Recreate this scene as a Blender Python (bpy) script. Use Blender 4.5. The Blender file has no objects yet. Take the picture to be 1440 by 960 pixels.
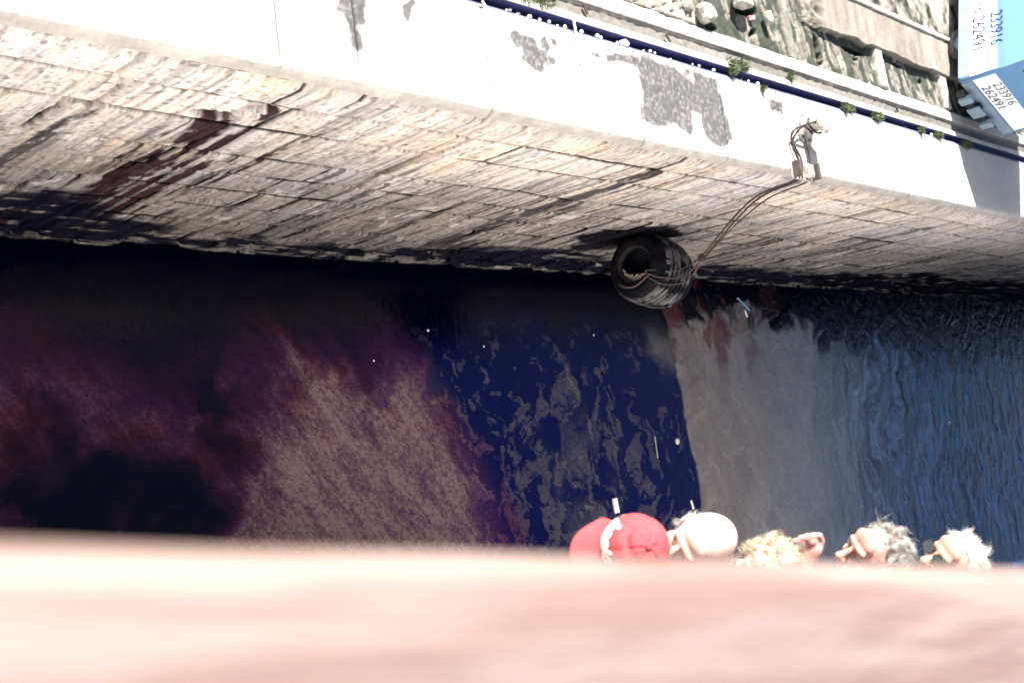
import bpy, bmesh, math, random
import numpy as np
from mathutils import Vector, Matrix, noise as mnoise
random.seed(7); rng = np.random.default_rng(11)
S = bpy.context.scene
C = S.collection
rad = math.radians

# ------------------------------------------------------------------ camera
CAM = Vector((0.0, 0.0, 12.0))
R_ = Matrix(((0.12397498, -0.98596572, 0.11181146),
             (0.67922937, 0.00217702, -0.73392284),
             (0.72337934, 0.16693369, 0.66996677)))      # columns: the camera's right, up and back axes in the world
cd = bpy.data.cameras.new('camera'); cam = bpy.data.objects.new('camera', cd); C.objects.link(cam)
m4 = R_.to_4x4(); m4.translation = CAM; cam.matrix_world = m4
cd.sensor_width = 36.0; cd.lens = 42.14; cd.clip_start = 0.02; cd.clip_end = 2000
cd.dof.use_dof = True; cd.dof.focus_distance = 8.5; cd.dof.aperture_fstop = 3.6
S.camera = cam
S.render.resolution_x = 1024; S.render.resolution_y = 682

# ------------------------------------------------------------------ world, sun, exposure
SUN_EL = rad(36.5); sun_h = Vector((-0.97, -0.24)).normalized()
sun_dir = Vector((sun_h.x*math.cos(SUN_EL), sun_h.y*math.cos(SUN_EL), math.sin(SUN_EL)))
w = bpy.data.worlds.new('World'); S.world = w; w.use_nodes = True
nt = w.node_tree; bg = nt.nodes['Background']
sky = nt.nodes.new('ShaderNodeTexSky'); sky.sky_type = 'NISHITA'; sky.sun_disc = False
sky.sun_elevation = SUN_EL; sky.sun_rotation = math.atan2(sun_h.x, sun_h.y)
nt.links.new(sky.outputs[0], bg.inputs[0]); sky.dust_density = 2.5; bg.inputs[1].default_value = 0.052
sl = bpy.data.lights.new('sun', 'SUN'); sl.energy = 5.0; sl.angle = rad(0.5); sl.color = (1.0, 0.95, 0.87)
so = bpy.data.objects.new('sun', sl); C.objects.link(so)
so.rotation_euler = sun_dir.to_track_quat('Z', 'Y').to_euler()
S.view_settings.view_transform = 'Standard'; S.view_settings.look = 'None'
S.view_settings.gamma = 1.0; S.view_settings.exposure = 1.92; S.view_settings.use_curve_mapping = False

# ------------------------------------------------------------------ helpers
def tag(o, label=None, cat=None, group=None, kind=None):
    if label: o['label'] = label
    if cat: o['category'] = cat
    if group: o['group'] = group
    if kind: o['kind'] = kind
    return o
def empty(name, loc, rz=0.0):
    o = bpy.data.objects.new(name, None); C.objects.link(o); o.location = loc; o.rotation_euler = (0, 0, rz)
    o.empty_display_size = 0.2; return o
def link(name, me, mat=None, parent=None, smooth=False):
    o = bpy.data.objects.new(name, me); C.objects.link(o)
    if mat: me.materials.append(mat)
    if parent: o.parent = parent
    if smooth: me.polygons.foreach_set('use_smooth', [True]*len(me.polygons))
    return o
def obj(name, bm, mat=None, parent=None, smooth=False, at=None):
    """mesh object; `at` = world anchor: coordinates are world, parent's location is removed"""
    me = bpy.data.meshes.new(name); bmesh.ops.recalc_face_normals(bm, faces=bm.faces[:]); bm.to_mesh(me); bm.free()
    o = link(name, me, mat, parent, smooth)
    return o
def rel(o):          # world-coordinate mesh hung under an Empty
    o.matrix_parent_inverse = Matrix.LocRotScale(o.parent.location, o.parent.rotation_euler, None).inverted(); return o
def box(bm, c, s, M=None, bevel=0.0, seg=2):
    r = bmesh.ops.create_cube(bm, size=1.0); vs = r['verts']
    for v in vs: v.co = Vector((v.co.x*s[0], v.co.y*s[1], v.co.z*s[2]))
    if bevel > 0:
        es = list({e for v in vs for e in v.link_edges})
        rb = bmesh.ops.bevel(bm, geom=es, offset=bevel, segments=seg, affect='EDGES', profile=0.5)
        vs = list({v for f in rb['faces'] for v in f.verts} | {v for v in vs if v.is_valid})
    for v in vs:
        v.co += Vector(c)
        if M is not None: v.co = M @ v.co
    return vs
def tube(bm, pts, r, seg=8, rads=None, cap=True):
    pts = [Vector(p) for p in pts]; rings = []; n = None
    for i, p in enumerate(pts):
        t = (pts[min(i+1, len(pts)-1)] - pts[max(i-1, 0)]).normalized()
        if n is None:
            n = t.orthogonal().normalized()
        else:
            n = (n - t*n.dot(t)).normalized()
        b = t.cross(n); rr = rads[i] if rads else r
        rings.append([bm.verts.new(p + (n*math.cos(a)+b*math.sin(a))*rr) for a in [2*math.pi*k/seg for k in range(seg)]])
    for a, b in zip(rings[:-1], rings[1:]):
        for k in range(seg): bm.faces.new((a[k], a[(k+1) % seg], b[(k+1) % seg], b[k]))
    if cap:
        bm.faces.new(rings[0][::-1]); bm.faces.new(rings[-1])
def spline(pts, n=8):
    pts = [Vector(p) for p in pts]; out = []
    P = [pts[0]*2-pts[1]] + pts + [pts[-1]*2-pts[-2]]
    for i in range(1, len(P)-2):
        for k in range(n):
            t = k/n; a, b, c, d = P[i-1], P[i], P[i+1], P[i+2]
            out.append(0.5*((2*b)+(-a+c)*t+(2*a-5*b+4*c-d)*t*t+(-a+3*b-3*c+d)*t**3))
    out.append(pts[-1]); return out
def lathe(bm, prof, axis='Z', seg=48, M=None):
    rings = []
    for (r, h) in prof:
        ring = []
        for k in range(seg):
            a = 2*math.pi*k/seg
            v = Vector((r*math.cos(a), r*math.sin(a), h)) if axis == 'Z' else Vector((r*math.cos(a), h, r*math.sin(a)))
            ring.append(bm.verts.new(M @ v if M is not None else v))
        rings.append(ring)
    for a, b in zip(rings[:-1], rings[1:]):
        for k in range(seg): bm.faces.new((a[k], a[(k+1) % seg], b[(k+1) % seg], b[k]))
    return rings

# numpy value noise --------------------------------------------------------
def _h(ix, iy, seed):
    n = (ix.astype(np.int64)*374761393 + iy.astype(np.int64)*668265263 + seed*1442695041) & 0xffffffff
    n = ((n ^ (n >> 13))*1274126177) & 0xffffffff
    return ((n ^ (n >> 16)) & 0xffff)/65535.0
def vn(x, y, seed=0):
    ix = np.floor(x); iy = np.floor(y); fx = x-ix; fy = y-iy
    fx = fx*fx*fx*(fx*(fx*6-15)+10); fy = fy*fy*fy*(fy*(fy*6-15)+10)
    a = _h(ix, iy, seed); b = _h(ix+1, iy, seed); c = _h(ix, iy+1, seed); d = _h(ix+1, iy+1, seed)
    return (a*(1-fx)+b*fx)*(1-fy)+(c*(1-fx)+d*fx)*fy
def fbm(x, y, oct=5, seed=0, gain=0.5):
    s = 0; a = 1; t = 0
    for i in range(oct):
        s = s+a*vn(x*2**i+i*17.3, y*2**i+i*9.1, seed+i); t += a; a *= gain
    return s/t
def ss(a, b, x):
    t = np.clip((x-a)/(b-a), 0, 1); return t*t*(3-2*t)
def lerp(a, b, t): return a+(b-a)*t

def sheet(name, U, V, P, attrs, mat, parent=None, smooth=True):
    """grid mesh; P (nu,nv,3), attrs name -> (nu,nv) or (nu,nv,3)"""
    nu, nv = len(U), len(V)
    me = bpy.data.meshes.new(name)
    idx = np.arange(nu*nv).reshape(nu, nv)
    f = np.stack([idx[:-1, :-1], idx[1:, :-1], idx[1:, 1:], idx[:-1, 1:]], -1).reshape(-1, 4)
    me.vertices.add(nu*nv); me.vertices.foreach_set('co', P.reshape(-1).astype(np.float32))
    me.loops.add(f.size); me.loops.foreach_set('vertex_index', f.reshape(-1).astype(np.int32))
    me.polygons.add(len(f)); me.polygons.foreach_set('loop_start', np.arange(0, f.size, 4, dtype=np.int32))
    me.update(calc_edges=True); me.validate()
    for k, a in attrs.items():
        if a.ndim == 3:
            at = me.attributes.new(k, 'FLOAT_COLOR', 'POINT')
            c = np.concatenate([a, np.ones(a.shape[:2]+(1,))], -1)
            at.data.foreach_set('color', c.reshape(-1).astype(np.float32))
        else:
            at = me.attributes.new(k, 'FLOAT', 'POINT'); at.data.foreach_set('value', a.reshape(-1).astype(np.float32))
    return link(name, me, mat, parent, smooth)

# materials ----------------------------------------------------------------
def mat(name, col, rough=0.6, var=0.15, scale=8.0, bump=0.0, bscale=40.0, metal=0.0, spec=0.5, attr=None, stretch=None, col2=None, sss=0.0, coat=0.0):
    m = bpy.data.materials.new(name); m.use_nodes = True
    n = m.node_tree.nodes; L = m.node_tree.links; p = n['Principled BSDF']
    tc = n.new('ShaderNodeTexCoord'); src = tc.outputs['Object']
    if stretch:
        mp = n.new('ShaderNodeMapping'); mp.inputs['Scale'].default_value = stretch; L.new(src, mp.inputs[0]); src = mp.outputs[0]
    nz = n.new('ShaderNodeTexNoise'); nz.inputs['Scale'].default_value = scale; nz.inputs['Detail'].default_value = 6
    L.new(src, nz.inputs['Vector'])
    mx = n.new('ShaderNodeMix'); mx.data_type = 'RGBA'; mx.blend_type = 'MIX' if col2 else 'MULTIPLY'
    if col2:
        rp = n.new('ShaderNodeValToRGB'); rp.color_ramp.elements[0].position = 0.42; rp.color_ramp.elements[1].position = 0.62
        L.new(nz.outputs['Fac'], rp.inputs[0]); L.new(rp.outputs[0], mx.inputs[0])
        mx.inputs[6].default_value = (*col, 1); mx.inputs[7].default_value = (*col2, 1)
    else:
        mx.inputs[0].default_value = 1.0
        mr = n.new('ShaderNodeMapRange'); mr.inputs[1].default_value = 0.3; mr.inputs[2].default_value = 0.7
        mr.inputs[3].default_value = 1-var; mr.inputs[4].default_value = 1+var
        L.new(nz.outputs['Fac'], mr.inputs[0])
        if attr:
            a = n.new('ShaderNodeAttribute'); a.attribute_name = attr; L.new(a.outputs['Color'], mx.inputs[6])
        else: mx.inputs[6].default_value = (*col, 1)
        L.new(mr.outputs[0], mx.inputs[7])
    L.new(mx.outputs[2], p.inputs['Base Color'])
    p.inputs['Roughness'].default_value = rough; p.inputs['Metallic'].default_value = metal
    p.inputs['Specular IOR Level'].default_value = spec; p.inputs['Coat Weight'].default_value = coat
    if sss: p.inputs['Subsurface Weight'].default_value = sss; p.inputs['Subsurface Radius'].default_value = (0.012, 0.005, 0.003); p.inputs['Subsurface Scale'].default_value = 1.0
    if bump:
        nb = n.new('ShaderNodeTexNoise'); nb.inputs['Scale'].default_value = bscale; nb.inputs['Detail'].default_value = 5
        L.new(src, nb.inputs['Vector'])
        b = n.new('ShaderNodeBump'); b.inputs['Strength'].default_value = 1.0; b.inputs['Distance'].default_value = bump
        L.new(nb.outputs['Fac'], b.inputs['Height']); L.new(b.outputs[0], p.inputs['Normal'])
    return m

# ================================================================== LARGE STRUCTURE
XW = -3.11          # quay face
ZT = 5.24           # quay top

def dense(a, b, s, lo, hi, g=1.18):
    """dense samples a..b at step s, growing outward to lo / hi"""
    mid = list(np.arange(a, b, s)) + [b]; up = []; x, d = b, s
    while x < hi: d *= g; x += d; up.append(min(x, hi))
    dn = []; x, d = a, s
    while x > lo: d *= g; x -= d; dn.append(max(x, lo))
    return np.array(dn[::-1]+mid+up)

# ---- water: one sheet, mud clouds and far sky blue as pigment, ripples as relief and painted streaks
def build_water():
    X = dense(-3.3, 2.2, 0.022, -3.6, 400, 1.25)
    Y = np.concatenate([dense(4.6, 20.0, 0.026, -300, 20.0, 1.25), dense(20.0, 34.0, 0.04, 20.0, 400, 1.22)[1:]])
    x, y = np.meshgrid(X, Y, indexing='ij')
    near = ss(60, 36, y)*ss(12, 3, x)*ss(-12, 0, y)
    wx = x+0.9*(fbm(x*0.7, y*0.55, 5, 1)-0.5)+0.35*(fbm(x*2.7, y*2.1, 4, 5)-0.5)
    wy = y+1.5*(fbm(x*0.6+9, y*0.5, 5, 2)-0.5)+0.5*(fbm(x*2.6, y*2.4, 4, 6)-0.5)
    jag = 0.30*(fbm(x*1.6, y*1.2, 5, 31)-0.5)*2
    # right-hand plume
    edge = y-(17.25+0.10*(x+1)+0.5*jag)
    Rm = ss(-0.02, 0.05, edge)*ss(-0.12, 0.30, wx+2.62-0.14*np.clip(y-20, 0, 8)+1.1*(fbm(wx*2.2, wy*3.0, 5, 34)-0.5))
    Rm = Rm*lerp(1.0, 0.55, ss(20, 30, wy))*lerp(1, ss(0.30, 0.62, fbm(wx*0.9+0.3*wy, wy*4.2, 5, 141)+0.1*ss(-2, 0.5, wx)), 0.75*ss(20, 26, wy))
    swirl = fbm(wx*1.3+3, wy*3.6, 5, 40)
    Rm = Rm*(0.72+0.55*swirl)
    # middle: clear dark water with torn scraps of scum
    Mz = ss(11.2, 12.6, y-0.35*x)*(1-ss(-0.02, 0.05, edge))
    sc = fbm(wx*3.6+0.5*wy, wy*6.0, 6, 51, 0.68)+0.10*ss(-2.4, 0.6, x)-0.10*ss(15.9, 17.0, y)
    scr = ss(0.60, 0.66, sc)*ss(-2.5, -1.6, x)
    lane = np.exp(-((wy-14.2)/0.55)**2)*ss(-1.1, -0.2, wx)*0.9
    pt = np.exp(-(((wx+1.85)/0.35)**2+((wy-16.9)/0.28)**2))*0.9+np.exp(-(((x+1.35)/0.28)**2+((wy-13.9)/0.12)**2))*0.7
    Mm = np.clip(scr*0.45+lane*0.55*ss(0.3, 0.6, fbm(wx*2, wy*5, 5, 55))+pt, 0, 1)*Mz
    # left: broad brown cloud
    brd = ss(0.0, 0.5, (12.9+0.55*(wx-0.8))-wy)
    Lb = brd*ss(-2.75, -0.6, wx+0.25*(wy-9.5)*0.6)*ss(6.2, 9.3, wy+0.1*wx)
    Lc = 0.66*ss(0.30, 0.64, fbm(wx*0.9+2, wy*0.75+4, 5, 61))*brd*ss(-2.45, -0.9, wx)*ss(10.5, 7.8, wy)
    hole = np.exp(-(((wx+0.1)/0.75)**2+((wy-6.9)/0.75)**2))+0.7*np.exp(-(((wx+1.5)/0.5)**2+((wy-7.7)/0.7)**2))
    ll = (wx+2.3)/2.9; lc_ = 8.75+1.5*np.clip(ll, -0.2, 1.4)+0.5*(fbm(x*1.3, y*1.1, 5, 36)-0.5)
    Ll = np.exp(-((wy-lc_)/(0.42+0.55*np.clip(ll, 0, 1)))**2)*ss(-0.15, 0.35, ll)*brd
    Lm = np.clip(0.62*Ll+Lb*(0.20+1.15*ss(0.22, 0.92, fbm(wx*0.9, wy*1.6, 6, 71)+0.30*ss(-1.8, 0.6, wx+0.35*(wy-10))))+Lc, 0, 1)*np.clip(1-1.1*hole*ss(0.30, 0.52, fbm(wx*1.7, wy*1.9, 5, 39)), 0, 1)
    Lm = Lm*(1-ss(-0.02, 0.05, edge))
    mud = np.clip(Rm+Mm*(1-Rm)+Lm*(1-Mz), 0, 1.2)
    spk = ss(0.66, 0.74, fbm(x*13, y*13, 3, 91))*(vn(x*2, y*2, 95) > 0.45)*ss(12.9, 12.2, y)
    da = x*0.80+y*0.60; db = -x*0.60+y*0.80
    gnl = lerp(0.70, 1.05, ss(0.30, 0.68, fbm(da*1.6, db*7.0, 6, 96, 0.72)))*(0.66+0.68*vn(x*42, y*42, 99))
    mud = mud*(1-0.22*spk)*lerp(gnl, 1.0, ss(16.8, 17.4, y)*0.7)
    cR = lerp(np.array([0.140, 0.118, 0.112]), np.array([0.130, 0.135, 0.155]), ss(17.8, 21.5, y+1.6*(fbm(x*1.2, y*1.2, 4, 33)-0.5))[..., None]); rust_ = (0.75*ss(0.52, 0.68, fbm(wx*1.1+5, wy*1.3, 5, 38)))[..., None]
    cL = lerp(np.array([0.090, 0.020, 0.066])*(1-rust_)+np.array([0.105, 0.016, 0.022])*rust_, np.array([0.145, 0.094, 0.090]), ss(0.15, 1.1, mud)[..., None]); cM = np.array([0.085, 0.075, 0.080]); deep = np.array([0.0012, 0.0020, 0.036])*(0.10+0.9*ss(-2.6, -1.2, wx)*ss(8.5, 12.5, y))[..., None]
    lw = brd[..., None]; rw = ss(-0.02, 0.05, edge)[..., None]
    mc = cM*(1-rw)+cR*rw; mc = mc*(1-lw*(1-rw))+cL*lw*(1-rw)
    mc = lerp(mc, np.array([0.022, 0.088, 0.200]), (ss(20, 29, wy)*rw[..., 0])[..., None])  # the sky's blue reflection painted into the far water's colour
    col = lerp(deep, mc, np.clip(mud, 0, 1.1)[..., None])
    rg = 1-np.abs(2*fbm(wx*0.9+0.5*fbm(x*2, y*2, 4, 150), wy*1.5, 4, 151)-1); rg2 = 1-np.abs(2*fbm(wx*1.5+7, wy*3.4, 4, 152)-1)
    ln = np.clip(ss(0.955, 0.995, rg)*0.8+ss(0.94, 0.99, rg2)*0.45, 0, 1)*Rm*ss(26, 19, y)
    col = lerp(col, np.array([0.20, 0.185, 0.175]), (ln*0.55)[..., None])
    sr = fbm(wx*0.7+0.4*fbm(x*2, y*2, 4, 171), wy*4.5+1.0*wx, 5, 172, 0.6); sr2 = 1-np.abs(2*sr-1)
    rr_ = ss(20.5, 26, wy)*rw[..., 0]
    col = col*(1+rr_[..., None]*(1.0*ss(0.78, 0.99, sr2)-0.30)[..., None]*np.array([0.9, 1.0, 1.0]))  # sky-lit ripple streaks painted into the far water's colour
    sw_ = ss(0.42, 0.60, fbm(wx*1.6+1.2*fbm(x*2.2, y*2.2, 4, 173), wy*2.2, 5, 174))*ss(21.5, 18.5, wy)*ss(-0.9, -1.7, wx)*rw[..., 0]
    col = lerp(col, np.array([0.060, 0.018, 0.020]), (sw_*0.75)[..., None])
    # relief
    st = fbm(wx*0.8+0.5*fbm(x*3, y*3, 4, 103), wy*6.0+1.1*wx+1.6*fbm(x*1.7, y*2.2, 4, 104), 5, 101, 0.6)
    hgt = (0.020+0.010*ss(20, 27, y))*ss(16.9, 17.8, y)*(st-0.5)+0.012*ss(17, 18, y)*(fbm(wx*1.6, wy*11+1.5*wx, 3, 161)-0.5) + 0.020*ss(20, 27, y)*(fbm(x*4, y*9, 4, 111)-0.5)
    hgt += 0.006*(fbm(wx*2.2, wy*3.1, 5, 121)-0.5)+0.010*(fbm(x*0.8, y*0.5, 3, 131)-0.5)
    z = hgt*near
    P = np.stack([x, y, z], -1)
    m = bpy.data.materials.new('harbour_water'); m.use_nodes = True
    n = m.node_tree.nodes; L = m.node_tree.links; p = n['Principled BSDF']
    a = n.new('ShaderNodeAttribute'); a.attribute_name = 'pigment'; L.new(a.outputs['Color'], p.inputs['Base Color'])
    p.inputs['Roughness'].default_value = 0.07; p.inputs['IOR'].default_value = 1.33; p.inputs['Specular IOR Level'].default_value = 0.36
    tc = n.new('ShaderNodeTexCoord'); mp = n.new('ShaderNodeMapping'); mp.inputs['Scale'].default_value = (5, 14, 1); mp.inputs['Rotation'].default_value = (0, 0, rad(12))
    L.new(tc.outputs['Object'], mp.inputs[0])
    nz = n.new('ShaderNodeTexNoise'); nz.inputs['Scale'].default_value = 1.4; nz.inputs['Detail'].default_value = 5; nz.inputs['Distortion'].default_value = 0.8
    L.new(mp.outputs[0], nz.inputs['Vector'])
    b = n.new('ShaderNodeBump'); b.inputs['Distance'].default_value = 0.018
    sx = n.new('ShaderNodeSeparateXYZ'); L.new(tc.outputs['Object'], sx.inputs[0])
    mr = n.new('ShaderNodeMapRange'); mr.inputs[1].default_value = 15; mr.inputs[2].default_value = 27; mr.inputs[3].default_value = 0.25; mr.inputs[4].default_value = 1.0
    L.new(sx.outputs[1], mr.inputs[0]); L.new(mr.outputs[0], b.inputs['Strength'])
    L.new(nz.outputs['Fac'], b.inputs['Height']); L.new(b.outputs[0], p.inputs['Normal'])
    tag(sheet('water', X, Y, P, {'pigment': col}, m), kind='structure')
build_water()

# ---- quay wall face: coursed masonry in real relief
quay = empty('quay_wall', (XW, 12, 0))
tag(quay, 'tall weathered stone quay wall rising from black water to a sun-bleached coping', 'wall')
def build_wall():
    Y = dense(2.2, 15.0, 0.0125, -40, 15.0, 1.3)
    Y = np.concatenate([Y, dense(15.0, 27.0, 0.022, 15.0, 90, 1.2)[1:]])
    Z = np.concatenate([np.arange(-0.6, 5.12, 0.0155), np.array([5.125, 5.14])])
    y, z = np.meshgrid(Y, Z, indexing='ij')
    joints = [-0.62, -0.2, 0.32, 0.80, 1.30, 1.84, 2.38, 2.88, 3.40, 4.14, 4.69, 5.6]
    warp = 0.085*(fbm(y*0.55, z*0.7, 3, 3)-0.5)*2
    zz = z+warp+0.012*(fbm(y*6, z*6, 3, 4)-0.5)*2
    ci = np.searchsorted(np.array(joints), zz)-1
    zl = np.array(joints)[np.clip(ci, 0, len(joints)-2)]; zh = np.array(joints)[np.clip(ci+1, 1, len(joints)-1)]
    dz = np.minimum(zz-zl, zh-zz)
    dy = np.full_like(y, 9.0); bid = np.zeros_like(y)
    for c in range(len(joints)-1):
        r = random.Random(c*7+1); e = [-40.0]
        while e[-1] < 92: e.append(e[-1]+r.choice([0.6, 0.9, 1.2, 1.5, 1.9])*r.uniform(0.85, 1.15))
        e = np.array(e); mk = ci == c
        yy = y[mk]+0.02*(fbm(z[mk]*5, y[mk]*5+c, 3, 8)-0.5)*2
        k = np.searchsorted(e, yy)-1
        dy[mk] = np.minimum(yy-e[k], e[k+1]-yy); bid[mk] = k+c*531
    jw = 0.013+0.016*fbm(y*2.2, z*2.2, 4, 12)
    weak = ss(0.40, 0.62, fbm(y*0.9+3, z*0.9, 3, 14))           # where pointing is still whole
    dj = np.minimum(dz, dy)+0.012*(fbm(y*11, z*11, 4, 15)-0.5)
    jt = 1-ss(jw*0.5, jw*1.6, dj)
    h1 = _h(bid, bid*0+3, 5); h2 = _h(bid, bid*0+9, 6); h3 = _h(bid, bid*0+4, 16)
    tilt = (h1-0.5)*0.012
    pillow = 0.012*(1-np.exp(-np.clip(dj, 0, 1)/0.04))
    face = 0.009*(fbm(y*3.5, z*3.0, 5, 20)-0.5)+0.006*(fbm(y*18, z*9, 4, 24)-0.5)+0.005*(fbm(y*45, z*45, 3, 29)-0.5)
    face += 0.006*(fbm(y*26, z*2.0, 3, 27)-0.5)*ss(3.2, 4.3, z)
    d = tilt+pillow+face-jt*(0.006+0.030*weak)
    # spalled hollows
    def hol(cy, cz, ry, rz, dp, s):
        q = ((y-cy)/ry)**2+((z-cz)/rz)**2+1.1*(fbm(y*9, z*9, 4, s)-0.5)
        return dp*(1-ss(0.55, 1.0, q))
    H = hol(5.32, 4.28, 0.20, 0.10, 0.11, 41)+hol(5.62, 4.55, 0.14, 0.09, 0.09, 42)+hol(6.05, 4.60, 0.16, 0.045, 0.05, 43)+hol(5.5, 4.40, 0.3, 0.05, 0.04, 44)
    H += hol(6.7, 2.0, 0.2, 0.1, 0.05, 45)+hol(9.3, 1.3, 0.3, 0.08, 0.05, 46)+hol(8.1, 3.15, 0.07, 0.05, 0.05, 47)+hol(4.45, 4.12, 0.10, 0.035, 0.07, 48)
    # ragged undercut foot
    foot = ss(1.0, 0.35, z+0.35*(fbm(y*1.1, z*0.3, 3, 51)-0.5)*2)
    broke = ss(0.50, 0.60, fbm(y*2.0+0.3*z, z*7.5, 5, 52))*foot
    d = d-H-0.055*broke
    # colour of the stone, with the tyre's shadow painted in
    base = np.zeros(y.shape+(3,)); base[:] = (0.345, 0.306, 0.290)
    tint = np.stack([0.86+0.24*h2+0.05*h3, 0.86+0.24*h2+0.02*h3, 0.86+0.24*h2-0.05*(h3-0.5)], -1)
    base *= tint
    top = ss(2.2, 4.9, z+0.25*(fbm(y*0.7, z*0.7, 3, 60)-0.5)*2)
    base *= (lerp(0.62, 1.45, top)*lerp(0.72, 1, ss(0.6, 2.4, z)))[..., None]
    st = fbm(y*14+z*0.4, z*0.75, 4, 61, 0.65); st2 = fbm(y*34, z*1.3, 3, 62)
    base *= (1-0.50*ss(0.44, 0.72, st)*lerp(0.75, 0.5, top))[..., None]
    base *= ((0.80+0.40*st2)*(0.74+0.52*fbm(y*42, z*30, 3, 69))*(1-0.5*ss(0.64, 0.72, fbm(y*24, z*20, 4, 59))))[..., None]
    ye = (ss(0.52, 0.66, fbm(y*6, z*1.0+3, 4, 64))*ss(0.45, 0.6, fbm(y*0.9, z*0.9, 3, 65))*ss(2.0, 3.2, z))[..., None]
    base = lerp(base, base*np.array([1.30, 1.08, 0.72]), ye*0.32)
    lm = ss(0.60, 0.68, fbm(y*4, z*2.4+8, 5, 66))[..., None]      # lime bloom
    base = lerp(base, np.array([0.60, 0.57, 0.54]), lm*ss(0.5, 0.62, fbm(y*16, z*9, 4, 68))[..., None]*0.38*ss(0.6, 1.6, z)[..., None])
    bl = ss(0.5, 0.66, fbm(y*1.1, z*1.3, 3, 67))[..., None]; base = lerp(base, base*np.array([0.88, 0.91, 0.97]), bl)
    dark = np.zeros_like(y)
    def streak(cy, wd, z0, z1, k, s, lean=0.0):
        c = cy+lean*(z0-z)+0.02*(fbm(z*2.2, y*0+s, 3, s)-0.5)
        e = wd*(0.6+0.9*fbm(z*2.5, y*3, 3, s+1))
        return k*(1-ss(e*0.55, e, np.abs(y-c)))*ss(z0+0.05, z0-0.12, z)*ss(z1-0.3, z1+0.3, z)
    bro = np.maximum.reduce([streak(5.48, 0.20, 4.30, 0.30, 0.97, 70, 0.05), streak(5.20, 0.10, 1.9, 0.3, 0.95, 86, 0.05), streak(5.74, 0.06, 4.6, 1.2, 0.75, 72, 0.05), streak(5.98, 0.08, 3.3, 0.5, 0.85, 73, 0.05), streak(5.22, 0.035, 4.2, 2.0, 0.5, 74), streak(6.4, 0.05, 4.4, 2.4, 0.5, 79)])
    dark = np.maximum.reduce([streak(4.42, 0.075, 4.16, 2.4, 0.92, 75), streak(10.70, 0.18, 4.75, 0.9, 0.90, 76), streak(10.98, 0.06, 4.3, 2.7, 0.62, 77), streak(8.15, 0.05, 3.2, 1.2, 0.5, 78), streak(7.35, 0.05, 3.9, 2.6, 0.45, 80), streak(9.6, 0.06, 2.0, 0.6, 0.6, 81), streak(13.6, 0.10, 4.3, 2.0, 0.5, 82), streak(16.0, 0.14, 4.7, 2.0, 0.5, 83), streak(18.5, 0.2, 4.4, 1.4, 0.5, 84)])
    brk = 0.10+1.35*ss(0.25, 0.62, fbm(y*11, z*4, 5, 85, 0.6))
    base = lerp(base, np.array([0.024, 0.009, 0.012]), (np.clip(bro*brk*1.35, 0, 0.97))[..., None])
    base = lerp(base, np.array([0.040, 0.036, 0.040]), (np.clip(dark*brk*1.2, 0, 0.95))[..., None])
    tyre_shade = ss(1.15, 0.75, ((y-13.35)/0.85)**2+((z-2.15)/0.75)**2+1.5*(fbm(y*2.5, z*3.5, 5, 98)-0.5))   # the tyre's shadow on the wall, painted into the stone colour
    base = lerp(base, np.array([0.006, 0.006, 0.010]), (tyre_shade*0.97)[..., None])
    # weed and wet band near the tide line
    hi = 0.68+1.0*ss(7.4, 5.2, y)+0.45*ss(10.0, 13.0, y)+0.7*ss(18, 26, y)
    wet = ss(hi+0.25, hi-0.20, z+0.5*(fbm(y*1.5, z*3.5, 4, 90)-0.5)*2)
    rag = ss(0.30, 0.42, fbm(y*2.6, z*8.0, 5, 91)+0.10*ss(10, 12, y)*ss(0.2, 0.5, z)*ss(1.0, 0.8, z))
    base = lerp(base, np.array([0.004, 0.004, 0.012]), (wet*rag*0.97)[..., None])
    foam = ss(0.11, 0.04, np.abs(z-0.10))*ss(0.45, 0.6, fbm(y*3, z*10, 4, 93))
    base = lerp(base, np.array([0.40, 0.36, 0.34]), (foam*0.22)[..., None])
    jv = lerp(0.25, 1.0, ss(0.38, 0.58, fbm(y*1.4+2, z*1.6, 4, 17)))
    base *= (1-0.95*jt*jv)[..., None]
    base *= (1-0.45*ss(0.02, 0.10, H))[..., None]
    cr_ = ss(0.57, 0.68, fbm(y*8, z*1.1, 6, 97, 0.62))*0.65*ss(4.6, 2.6, z)+0.35*ss(0.56, 0.66, fbm(y*20, z*0.9, 4, 101))
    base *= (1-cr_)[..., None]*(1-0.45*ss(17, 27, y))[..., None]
    roll = ss(5.02, 5.14, z)*(0.75+0.5*fbm(y*14, z*6, 3, 94))
    base = lerp(base, np.array([0.20, 0.17, 0.155]), (roll*0.25)[..., None])
    P = np.stack([XW+d, y, z], -1)
    P[..., 0] -= 0.05*ss(5.02, 5.14, z)*0.6
    P = P-np.array(quay.location)
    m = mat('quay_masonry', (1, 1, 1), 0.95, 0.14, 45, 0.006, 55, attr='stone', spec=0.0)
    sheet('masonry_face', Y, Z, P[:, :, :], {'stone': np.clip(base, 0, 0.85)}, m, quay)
    # coping: top of the wall with a rounded, grimy nose
    U = np.array([0.0, 0.01, 0.022, 0.036, 0.052, 0.075]+list(np.arange(0.1, 0.97, 0.02))+[0.985])
    Yc = dense(5.0, 24.0, 0.02, -40, 90, 1.2)
    yy, u = np.meshgrid(Yc, U, indexing='ij')
    noseh = np.interp(u, [0, 0.01, 0.022, 0.036, 0.052, 0.075, 0.1], [-0.10, -0.068, -0.042, -0.022, -0.010, -0.002, 0])
    nz = 0.010*(fbm(yy*3, u*3, 4, 200)-0.5)+0.008*(fbm(yy*16, u*16, 3, 204)-0.5)
    cj = np.array([6.06, 7.55, 8.93, 9.76, 11.3, 12.55, 14.3, 15.9, 17.4, 19.2])
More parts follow.
